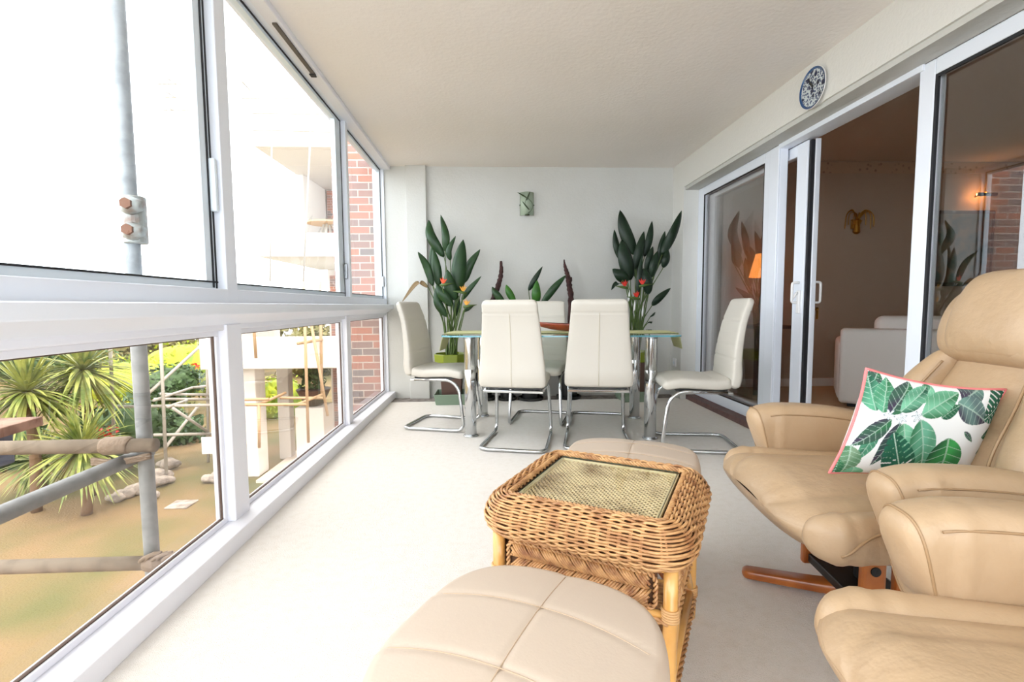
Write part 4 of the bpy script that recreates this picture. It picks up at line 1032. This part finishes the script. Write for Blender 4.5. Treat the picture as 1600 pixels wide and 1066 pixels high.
# ================================================================== LEAF-PRINT PILLOW
PW, PH, PT = 0.47, 0.315, 0.10
NX, NZ = 300, 200
U, V = np.meshgrid(np.linspace(0, 1, NX), np.linspace(0, 1, NZ))      # V up
img = np.ones((NZ, NX, 3))*np.array(lin((238, 240, 240))[:3])
def leafprint(b_, t_, wd, c1, c2, kind='plain', veins=7):
    A = PW/PH
    bx, by, tx, ty = b_[0]*A, b_[1], t_[0]*A, t_[1]; dx, dy = tx-bx, ty-by; Lg = math.hypot(dx, dy)
    ux, uy = dx/Lg, dy/Lg; X = U*A-bx; Y = V-by; s = (X*ux+Y*uy)/Lg; q = (-X*uy+Y*ux)/(wd*0.5)
    s0 = np.clip(s, 0, 1)
    if kind == 'mon': pr_ = np.sin(pi*np.clip(s0, 0.001, 0.999)**0.65)**0.6
    else: pr_ = np.sin(pi*np.clip(s0, 0.001, 0.999)**0.8)**0.85
    qq = q-0.10*np.sin(s*pi)
    inside = (s > 0) & (s < 1) & (np.abs(qq) < pr_)
    f = np.abs(qq)/np.maximum(pr_, 1e-3)
    ph = (s*veins-np.abs(qq)*0.9) % 1.0
    if kind == 'mon':
        inside &= ~((ph < 0.25) & (f > 0.42)); inside &= ~(((s*veins+0.5-np.abs(qq)*0.9) % 1.0 < 0.22) & (f > 0.14) & (f < 0.30))
    k = 0.5+0.5*np.sin(6*s+3*qq); k = np.where(qq > 0, k*0.55+0.45, k*0.6)
    col = np.array(lin(c1)[:3])*(1-k[..., None])+np.array(lin(c2)[:3])*k[..., None]
    vein = (ph < 0.09) | (np.abs(qq) < 0.05)
    lc = np.array(lin((190, 216, 200))[:3])
    col = np.where((vein & (kind != 'mon'))[..., None], col*0.45+lc*0.55, col) if kind != 'mon' else np.where((np.abs(qq) < 0.03)[..., None], lc, col)
    img[inside] = col[inside]
G1, G2, G3, G4, PU = (24, 84, 62), (92, 164, 130), (44, 110, 70), (126, 196, 160), (62, 50, 74)
for a_, b_, w_, c1, c2, kd in [
    ((.63, .88), (.83, 1.02), .24, (96, 134, 124), PU, 'plain'), ((.60, .86), (.86, .70), .26, PU, (110, 150, 140), 'plain'),
    ((1.02, .96), (.84, .72), .36, G1, (34, 112, 84), 'mon'), ((1.02, .62), (.88, .55), .12, G1, G3, 'plain'), ((1.02, .45), (.90, .38), .12, G1, G3, 'plain'),
    ((.44, .99), (.30, .80), .14, G3, G4, 'plain'), ((.50, .70), (.62, .84), .12, G1, G3, 'plain'), ((.70, .60), (.80, .50), .05, G3, PU, 'plain'), ((.12, .52), (.08, .16), .12, G1, G2, 'plain'), ((.02, .84), (.08, 1.02), .16, G3, PU, 'plain'), ((.08, .66), (.0, .98), .20, G1, G2, 'plain'),
    ((.12, .66), (.12, .98), .20, G3, G2, 'plain'), ((.16, .66), (.28, .99), .20, G3, PU, 'plain'), ((.22, .70), (.40, .98), .17, G1, G4, 'plain'),
    ((.36, .70), (.62, .96), .22, G3, G4, 'plain'), ((.18, .62), (.02, .30), .16, PU, G3, 'plain'), ((.24, .60), (.18, .14), .14, PU, G1, 'plain'),
    ((.26, .60), (.36, .20), .22, G3, G4, 'plain'), ((.36, .66), (.52, .12), .26, G3, (110, 180, 150), 'plain'), ((.26, .44), (.24, .22), .14, G1, G3, 'plain'),
    ((.60, .52), (.66, -.02), .38, (20, 70, 46), (60, 160, 80), 'plain'), ((.40, .10), (.22, .50), .30, G1, (30, 104, 80), 'mon'),
    ((.56, -.04), (.30, .02), .32, G1, (34, 112, 84), 'mon'), ((.84, -.04), (1.03, .22), .20, (18, 66, 44), (50, 140, 74), 'plain'),
    ((.02, .30), (.06, -.02), .20, G3, (120, 150, 120), 'plain'), ((.10, .10), (.14, -.10), .18, G2, G4, 'plain'), ((.0, .14), (.02, -.05), .10, G1, G3, 'mon')]:
    leafprint(a_, b_, w_, c1, c2, kd)
for fx, fy in ((.16, .66), (.24, .64), (.33, .68)):      # small white blossom sprays
    A = PW/PH; d = np.hypot((U-fx)*A, V-fy); an = np.arctan2(V-fy, (U-fx)*A)
    m_ = d < 0.055*(0.6+0.4*np.cos(5*an+fx*9)); img[m_] = np.array(lin((222, 228, 230))[:3]); m2 = (np.abs(d-0.05*(0.6+0.4*np.cos(5*an+fx*9))) < 0.004); img[m2] = np.array(lin((130, 146, 156))[:3])
pm, n, l, b = newmat('leaf_print_cotton'); b.inputs['Roughness'].default_value = 0.85
vc = n.new('ShaderNodeVertexColor'); vc.layer_name = 'print'; l.new(vc.outputs['Color'], b.inputs['Base Color'])
pil = bpy.data.objects.new('cushion', None); C.objects.link(pil); pil.name = 'throw_pillow'
e1 = Vector((.980, .115, -.155)).normalized(); e2 = Vector((.17, -.16, .97)); e2 = (e2-e1*e2.dot(e1)).normalized(); nn = e2.cross(e1)
pil.matrix_world = Matrix(((e1[0], nn[0], e2[0], 1.222), (e1[1], nn[1], e2[1], 1.315), (e1[2], nn[2], e2[2], 0.602), (0, 0, 0, 1)))
tag(pil, 'rectangular pillow with green leaf print and pink piping on the recliner', 'pillow')
def psurf(u, v, side):
    a, c = 2*u-1, 2*v-1; pin = 1-0.05*(1-abs(c)**2)*abs(a)**6; pin2 = 1-0.07*(1-abs(a)**2)*abs(c)**6
    th = PT/2*((1-abs(a)**2.6)*(1-abs(c)**2.6))**0.55
    return Vector((a*PW/2*pin*(1-0.03*(1-c*c)), side*th, c*PH/2*pin2*(1-0.05*(1-a*a))))
me = bpy.data.meshes.new('front_panel')
vs = [psurf(U[j, i], V[j, i], -1) for j in range(NZ) for i in range(NX)]
fs = [(j*NX+i, j*NX+i+1, (j+1)*NX+i+1, (j+1)*NX+i) for j in range(NZ-1) for i in range(NX-1)]
me.from_pydata(vs, [], fs); ca_ = me.color_attributes.new('print', 'FLOAT_COLOR', 'POINT')
ca_.data.foreach_set('color', np.concatenate([img, np.ones((NZ, NX, 1))], 2).astype(np.float32).ravel())
me.polygons.foreach_set('use_smooth', [True]*len(me.polygons)); me.materials.append(pm)
fo = bpy.data.objects.new('front_panel', me); C.objects.link(fo); fo.parent = pil
bm = B(); rows = [[bm.verts.new(psurf(i/40, j/28, 1)) for i in range(41)] for j in range(29)]; grid_faces(bm, rows, False, False); obj('back_panel', bm, mat('white_cotton', (236, 236, 234), 0.85), pil, smooth=True)
pts = [psurf(i/40, 0, 0) for i in range(40)]+[psurf(1, j/28, 0) for j in range(28)]+[psurf(1-i/40, 1, 0) for i in range(40)]+[psurf(0, 1-j/28, 0) for j in range(28)]
bm = B(); tube(bm, pts, 0.0042, 8, closed=True); obj('pink_piping', bm, mat('pink_cord', (232, 132, 132), 0.7), pil, smooth=True)

# ================================================================== OUTSIDE
G = -3.0
o = boxo('lawn', (-60, 10, -12, 60, G-0.3, G), M['lawn'], None, 0); tag(o, kind='structure')
# own building: brick pier beyond the last window and facade below
bp = thing('brick_pier', 'red and grey brick pier of the building just outside the last window', 'pier', (-1.36, 5.50, G))
obj('brickwork', box(B(), -0.27, 0.24, -0.33, 0.40, 0, 7.5), M['brick'], bp)
slabs('wall_outside', (-1.30, 2.3, Y0, YB+0.7, G, -0.12), M['brick'])
# near scaffold
sc = thing('scaffold', 'grey scaffold of upright and cross tubes just outside the left windows', 'scaffold', (-1.30, 1.855, G))
S0 = Vector((-1.30, 1.855, G))
def stube(a, b_, r, m, par, base, name='tube', hollow=False):
    bm = B(); tube(bm, [Vector(a)-base, Vector(b_)-base], r, 20)
    if hollow:
        pass
    return obj(name, bm, m, par, smooth=True)
RT = 0.0255
stube((-1.315, 1.855, G), (-1.315, 1.855, 3.4), RT, M['galv'], sc, S0, 'upright_tube')
zA = at(120, 698, 1.80).z; zC = at(120, 883, 1.80).z
stube((-3.6, 1.80, zA), (at(243, 697, 1.80).x, 1.80, zA), RT, M['galv_old'], sc, S0, 'transom_tube')
stube((-3.6, 1.80, zC), (-1.20, 1.80, zC), RT, M['galv_old'], sc, S0, 'transom_tube')
stube((-1.355, -1.6, 0.405), (-1.355, 1.93, 0.405), RT, M['galv'], sc, S0, 'ledger_tube')
stube((-1.60, -1.6, -0.50), (-1.60, 1.25, -0.50), RT, M['galv'], sc, S0, 'ledger_tube')
bm = B(); xw = at(185, 697, 1.80).x; tube(bm, [Vector((xw-0.055, 1.80, zA))-S0, Vector((xw-0.045, 1.80, zA))-S0, Vector((xw+0.035, 1.80, zA+0.002))-S0, Vector((xw+0.045, 1.80, zA))-S0], [0.028, 0.033, 0.032, 0.028], 20); obj('tape_wrap', bm, M['tape'], sc, smooth=True)
bm = B()
for k in range(3):
    tube(bm, catmull([Vector((-1.46, 1.79, zA-0.045-0.009*k))-S0, Vector((-1.36, 1.78, zA-0.050-0.006*k))-S0, Vector((-1.25, 1.79, zA-0.030-0.006*k))-S0], 6), 0.007, 6)
obj('binding_strap', bm, M['tape'], sc, smooth=True)
bm = B(); tube(bm, [Vector((-1.30, 1.80, zC))-S0, Vector((-1.27, 1.80, zC))-S0, Vector((-1.22, 1.80, zC))-S0], [0.028, 0.036, 0.030], 18)
for k in range(5): tube(bm, catmull([Vector((-1.31+0.02*k, 1.785, zC+0.01))-S0, Vector((-1.29+0.02*k, 1.775, zC+0.03+0.008*(k % 2)))-S0, Vector((-1.25+0.02*k, 1.785, zC+0.045))-S0], 5), 0.008, 6)
obj('crumpled_wrap', bm, M['tape'], sc, smooth=True)
# coupler (sleeve) on the upright
bm = B(); zc = 1.29
tube(bm, [Vector((-1.30, 1.855, zc-0.085))-S0, Vector((-1.30, 1.855, zc+0.085))-S0], 0.0375, 20)
cp = obj('coupler', bm, M['coupler'], sc, smooth=False, bevel=0.004)
bm = B()
for z in (zc+0.045, zc-0.045):
    tube(bm, [Vector((-1.30, 1.84, z))-S0, Vector((-1.27, 1.80, z))-S0, Vector((-1.235, 1.80, z-0.004))-S0], [0.034, 0.030, 0.018], 12)
obj('bolt_lug', bm, M['coupler'], cp, smooth=True)
bm = B()
for z in (zc+0.045, zc-0.045): tube(bm, [Vector((-1.275, 1.80, z))-S0, Vector((-1.268, 1.765, z))-S0], 0.019, 6)
obj('rusty_nut', bm, M['rust'], cp)
t = thing('scaffold_board', 'reddish wooden scaffold board end outside the lower left window', 'board', (-1.95, 2.06, 0.46))
bm = B(); box(bm, -2.6, 0, -0.11, 0.11, 0, 0.04); bm.transform(Matrix.Rotation(rad(6), 4, 'Z')); obj('plank', bm, M['board'], t, bevel=0.004)
bm = B(); box(bm, -0.20, -0.13, -0.10, 0.10, -0.16, 0.0); obj('blue_grey_bracket', bm, mat('blue_grey_steel', (92, 104, 122), 0.6), t, bevel=0.01)

# neighbour building
nb = thing('neighbour_building', 'white rendered apartment wing with balconies across the garden', 'building', (-4.0, 12.0, G)); N0 = Vector((-4.0, 12.0, G))
def nbx(name, x0, x1, y0, y1, z0, z1, m, par=None, bev=0.02):
    return obj(name, box(B(), x0-N0.x, x1-N0.x, y0-N0.y, y1-N0.y, z0-N0.z, z1-N0.z), m, par or nb, bevel=bev)
for z0, z1, xl in ((-0.42, 0.30, -6.5), (2.08, 2.60, -5.17), (4.45, 5.15, -5.12)):
    bl = nbx('balcony_parapet', xl, 1.0, 11.0, 11.18, z0, z1, M['render'])
    nbx('balcony_slab', xl, 1.0, 11.18, 15.0, z0, z0+0.22, M['render'], bl)
    nbx('end_parapet', xl, xl+0.16, 11.18, 14.8, z0+0.2, z1, M['render'], bl)
for (x0, x1) in ((-6.12, -5.46), (-3.05, -2.55)):
    nbx('column', x0, x1, 11.3, 11.8, G, -0.42, M['render'])
nbx('column', -5.55, -5.25, 12.6, 12.9, G, -0.42, M['render'])
nbx('back_wall', -4.95, 1.0, 15.0, 15.3, G, 5.0, M['render'])
nbx('solid_wing', -5.75, -4.9, 13.2, 15.2, 2.3, 4.45, M['render'])
for zb, nm in ((2.30, 'a'), (-0.20, 'b'), (-2.9, 'c')):
    nbx('brick_panel', -4.85, -4.45, 14.88, 15.0, zb, zb+2.1, M['brick'], None, 0)
    for k, (x0, x1) in enumerate(((-4.40, -3.55), (-3.50, -2.7), (-2.6, -1.8))):
        f = nbx('window', x0, x1, 14.90, 15.0, zb+0.05, zb+2.0, M['render'])
        nbx('pane', x0+0.07, x1-0.07, 14.88, 14.90, zb+0.12, zb+1.92, M['winglass'], f, 0)
nbx('low_wall', -4.1, -3.3, 13.0, 13.4, G, -0.42, M['beige'])
t = boxo('patio', (-5.35, -1.4, 10.9, 17, G, G+0.06), M['paving'], None, 0); tag(t, kind='structure')
t = thing('balcony_table', 'small round table on the neighbour balcony', 'table', (-4.0, 12.3, 2.30))
bm = B(); lathe(bm, [(0.5, 0.70), (0.5, 0.74)], 24); obj('tabletop', bm, M['bamboo'], t)
bm = B()
for k in range(4): tube(bm, [(0.35*cos(k*pi/2), 0.35*sin(k*pi/2), 0), (0.1*cos(k*pi/2), 0.1*sin(k*pi/2), 0.7)], 0.03, 6)
obj('legs', bm, M['greytube'], t)
def leafblob(bm, c, rx, ry, rz, n_, s, seed=0, flat=0.0):
    rng = np.random.default_rng(seed); c = Vector(c)
    for i in range(n_):
        d = rng.normal(size=3); d /= np.linalg.norm(d); k = 0.72+0.28*rng.random()
        lump = 1+0.16*sin(5*d[0]+seed)*cos(4*d[2]+2*seed)
        p = c+Vector((d[0]*rx, d[1]*ry, d[2]*rz))*float(k*lump)
        a = Vector(rng.normal(size=3)).normalized(); b_ = a.cross(Vector(d)+Vector(rng.normal(size=3))*0.3)
        if b_.length < 1e-4: continue
        b_.normalize(); ss = s*(0.6+0.8*rng.random())
        bm.faces.new([bm.verts.new(p+a*ss), bm.verts.new(p+b_*ss*0.45), bm.verts.new(p-a*ss), bm.verts.new(p-b_*ss*0.45)])
def bush(name, label, cat, c, r3, m, n_=1500, s=0.12, seed=1, lobes=4, group=None, flower=None):
    c = Vector(c); t = thing(name, label, cat, (c.x, c.y, G), 0, group); rng = random.Random(seed)
    bm = B(); h = c.z-G
    for k in range(lobes):
        f = Vector((rng.uniform(-.5, .5)*r3[0], rng.uniform(-.5, .5)*r3[1], rng.uniform(-.35, .35)*r3[2])) if k else Vector((0, 0, 0))
        q = 1.0 if k == 0 else rng.uniform(0.5, 0.75)
        leafblob(bm, Vector((0, 0, h))+f, r3[0]*q, r3[1]*q, r3[2]*q, n_//lobes, s, seed*7+k)
    obj('foliage', bm, M[m], t, recalc=False)
    bm = B(); bmesh.ops.create_icosphere(bm, subdivisions=3, radius=1)
    for v in bm.verts: v.co = Vector((v.co.x*r3[0]*0.72, v.co.y*r3[1]*0.72, v.co.z*r3[2]*0.72+h))
    obj('inner_foliage', bm, M[m], t, smooth=True)
    bm = B(); tube(bm, [(0, 0, 0), (0, 0, max(0.3, h))], 0.06, 8); obj('stem', bm, M['trunk'], t)
    if flower:
        bm = B(); leafblob(bm, Vector((flower[0], -r3[1]*0.9, h+flower[1])), 0.28, 0.2, 0.16, 50, 0.06, seed); obj('blossom', bm, M[flower[2]], t, recalc=False)
    return t
def ground_at(Y, u):      # x where the pixel column u meets depth Y
    return at(u, 600, Y).x
def bz(u, v, Y): p = at(u, v, Y); return p
for k, (u, v, Y, hw, hh_, lab_) in enumerate(((-100, 552, 24.5, 62, 50, 'olive tree crown beyond the left edge of the garden'), (22, 545, 28.5, 60, 42, 'olive tree crown at the far left end of the garden'),
     (145, 548, 24.9, 60, 42, 'olive-brown tree crown behind the tall palms'), (262, 542, 28.5, 55, 42, 'olive-brown tree crown behind the bright yellow bushes'),
     (372, 540, 28.5, 54, 45, 'olive-brown tree crown behind the white column'), (480, 552, 28.5, 52, 52, 'olive tree crown behind the neighbour building'))):
    bush('garden_tree', lab_, 'tree', bz(u, v, Y), (hw*Y/755, 1.6, hh_*Y/755), 'bush3', 2600, 0.17, 10+k, 5)
bm = B()
for k in range(16): leafblob(bm, (k*3.4-27, 33+k % 3, -1.6+0.5*sin(k*1.9)), 2.6, 1.6, 2.2, 420, 0.26, 200+k)
o = obj('woodland', bm, M['bush3'], recalc=False); tag(o, 'belt of hazy olive woodland closing the garden', 'woodland', kind='stuff')
for k, (u, v, Y, rx, rz, m, lab_, fl_) in enumerate(((205, 600, 19, 2.0, 1.2, 'bush1', 'bright yellow-green bush between the palms and the scaffold upright', None), (290, 575, 23.5, 2.6, 1.55, 'bush1', 'large yellow-green bush with a pink blossom patch', (1.6, 0.3, 'red')),
     (268, 600, 17, 1.1, 0.75, 'bush2', 'rounded dark green bush in front of the yellow bushes', None), (200, 668, 12.2, 1.1, 0.85, 'bush2', 'deep green shrub at the foot of the palms', (0.1, 0.1, 'red')),
     (275, 672, 14.5, 0.95, 0.62, 'bush2', 'low clipped green bush by the path', None), (352, 600, 19, 0.8, 0.8, 'bush1', 'small yellow-green bush at the far end of the lawn', None),
     (5, 700, 12.6, 1.2, 0.8, 'bush2', 'dark shrub under the left palm', None), (440, 628, 18, 1.2, 1.2, 'bush1', 'yellow-green bush seen under the neighbour balcony', None), (60, 560, 20.5, 2.6, 1.3, 'bush2', 'dark bush behind the two tall palms', None))):
    p = bz(u, v, Y); bush('garden_bush', lab_, 'bush', p, (rx, 0.8*rx, rz), m, 1500, 0.11, 40+k, 4, None, fl_)
def palm(label, u, v, Y, r, seed, n_=190):
    p = bz(u, v, Y); t = thing('cordyline_palm', label, 'palm', (p.x, p.y, G)); h = p.z-G; rng = np.random.default_rng(seed)
    bm = B(); tube(bm, catmull([(0, 0, 0), (0.06, 0, h*0.5), (0, 0, h)], 6), 0.09, 10); obj('trunk', bm, M['trunk'], t, smooth=True)
    bm = B()
    for i in range(n_):
        az = rng.uniform(0, 2*pi); el = rad(rng.uniform(-50, 82)); Lg = r*rng.uniform(0.8, 1.12)
        d = Vector((cos(az)*cos(el), sin(az)*cos(el), sin(el))); side = Vector((-sin(az), cos(az), 0)); up = side.cross(d) if False else Vector((0, 0, 1))
        wd = 0.030*r/0.9; rows = []
        for k in range(6):
            f = k/5; q = Vector((0, 0, h))+d*(Lg*f)-Vector((0, 0, 1))*(Lg*0.34*f*f*cos(el)); ww = wd*(1-f**2.2)*(0.6+0.8*f)+0.001
            rows.append([bm.verts.new(q-side*ww), bm.verts.new(q+Vector((0, 0, -0.3*ww))), bm.verts.new(q+side*ww)])
        grid_faces(bm, rows, False, False)
    obj('crown', bm, M['palmleaf'], t, recalc=False); return t
palm('spiky palm with drooping sword leaves, leftmost of the three on the lawn', 42, 612, 9.6, 1.10, 1)
palm('tallest spiky palm, behind the other two', 130, 578, 10.4, 1.20, 2)
palm('low spiky palm in front of the taller two, behind the scaffold tube', 128, 700, 9.4, 1.0, 3)
palm('small spiky palm low between the left palm and the lawn', 60, 720, 10.6, 0.8, 4)
# rocks and slab
for k, (u, v, Y, s) in enumerate(((195, 742, 10.2, .22), (215, 752, 10.4, .26), (240, 735, 10.8, .28), (258, 742, 11, .20), (232, 757, 10.1, .2), (330, 742, 11.0, .22), (345, 735, 11.3, .2), (180, 758, 10.0, .2), (262, 708, 12.0, .3), (245, 690, 11.2, .30))):
    p = bz(u, v, Y); bm = B(); bmesh.ops.create_icosphere(bm, subdivisions=3, radius=s*0.72); rng = random.Random(k)
    for q in bm.verts: q.co = Vector((q.co.x*1.25, q.co.y, q.co.z*0.6))*(1+0.12*sin(7*q.co.x/s+k)+0.1*cos(5*q.co.y/s))
    o = obj('garden_rock', bm, M['rock'], smooth=False); o.location = (p.x, p.y, G+s*0.45)
    tag(o, ['pale grey rock at the foot of the palms, left end of the row', 'grey rock in the row below the palms, second from left', 'rounded grey rock behind the scaffold upright', 'small grey rock right of the scaffold upright', 'grey rock lowest in the row by the lawn', 'pale rock at the white post on the right', 'small rock beside the white column', 'small grey rock under the low palm', 'large grey rock at the foot of the clipped bush', 'largest grey rock behind the row, by the shrub'][k], 'rock')
o = boxo('paving_slab', (-0.22, 0.22, -0.2, 0.2, 0, 0.03), M['rock'], None, 0.01); p = bz(283, 775, 9.75); o.location = (p.x, p.y, G); tag(o, 'pale grey paving slab lying in the lawn', 'paving slab')
# far scaffolds
def far_scaffold(label, segs, r, m, Yb):
    p0 = at(segs[0][0], segs[0][1], segs[0][2]); base = Vector((p0.x, p0.y, G)); t = thing('scaffold_tower', label, 'scaffold', base)
    for (u0, v0, y0, u1, v1, y1) in segs:
        bm = B(); tube(bm, [at(u0, v0, y0)-base, at(u1, v1, y1)-base], r, 8); obj('tube', bm, m, t, smooth=True)
    return t
far_scaffold('thin pale scaffold standing on the lawn beside the neighbour wing', [
    (247, 440, 11, 260, 740, 11), (168, 440, 11, 178, 680, 11), (322, 440, 12.5, 326, 742, 12.5), (332, 440, 11.5, 336, 700, 11.5), (232, 615, 11, 312, 542, 12.5), (182, 636, 11, 340, 633, 11.5), (240, 624, 12, 330, 624, 12.5),
    (250, 616, 12.2, 330, 617, 12.5), (240, 626, 11, 300, 606, 13), (300, 606, 13, 330, 603, 13.5), (258, 700, 11, 312, 632, 12.5), (270, 638, 11, 325, 675, 12), (240, 680, 11, 330, 678, 12), (262, 636, 11, 292, 626, 12)], 0.035, M['greytube'], 11)
far_scaffold('tan scaffold tubes standing before the neighbour balcony', [
    (474, 440, 10.3, 482, 692, 10.3), (500, 440, 11, 503, 620, 11), (486, 505, 10.6, 512, 650, 10.6), (345, 625, 10.3, 420, 624, 10.3), (345, 633, 10.3, 480, 632, 10.3), (405, 632, 10.3, 446, 614, 11), (465, 632, 10.3, 505, 616, 11), (438, 622, 10.8, 505, 622, 10.8), (405, 632, 10.3, 405, 700, 10.3), (465, 537, 10.3, 503, 531, 11), (392, 445, 10.3, 400, 560, 10.3)], 0.032, M['bamboo'], 10.3)
far_scaffold('thin scaffold tubes rising above the neighbour roof', [
    (474, 440, 10.6, 488, 150, 10.6), (422, 440, 10.6, 425, 200, 10.6), (378, 153, 10.6, 524, 155, 10.6), (395, 177, 10.6, 524, 178, 10.6), (395, 203, 10.6, 524, 206, 10.6), (247, 131, 10.6, 345, 131, 10.6), (258, 152, 10.6, 345, 152, 10.6), (256, 172, 10.6, 345, 172, 10.6), (378, 127, 9.5, 402, 153, 11), (261, 122, 9.5, 290, 139, 11), (259, 143, 9.5, 290, 161, 11), (265, 169, 9.5, 290, 180, 11)], 0.018, M['greytube'], 10.6)
for k, (u, v, s) in enumerate(((326, 540, .2), (326, 697, .22))):
    p = bz(u, v, 11.8); o = boxo('sign_board', (-0.16, 0.16, -0.02, 0.02, 0, 0.42), M['white'], None, 0.01); o.location = (p.x, p.y, p.z-0.2)
    tag(o, ['blank white board fixed high on the far scaffold', 'blank white board fixed low on the far scaffold'][k], 'board')
p = at(490, 612, 12.4); t = thing('potted_conifer', 'small dark conifer in a round brown pot on the neighbour patio', 'potted plant', (p.x, 12.4, p.z-0.35))
bm = B(); lathe(bm, [(0.2, 0), (0.22, 0.02), (0.42, 0.42), (0.38, 0.42)], 16); obj('pot_body', bm, M['brownpot'], t)
bm = B()
for k in range(9): leafblob(bm, (0, 0, 0.5+k*0.13), 0.34*(1-k/10), 0.34*(1-k/10), 0.10, 130, 0.06, k)
obj('foliage', bm, M['bush2'], t, recalc=False)
t = thing('pot_plinth', 'pale plinth under the potted conifer', 'plinth', (p.x, 12.4, G+0.06)); obj('block', box(B(), -0.35, 0.35, -0.35, 0.35, 0, p.z-0.35-G-0.06), M['render'], t, bevel=0.02)
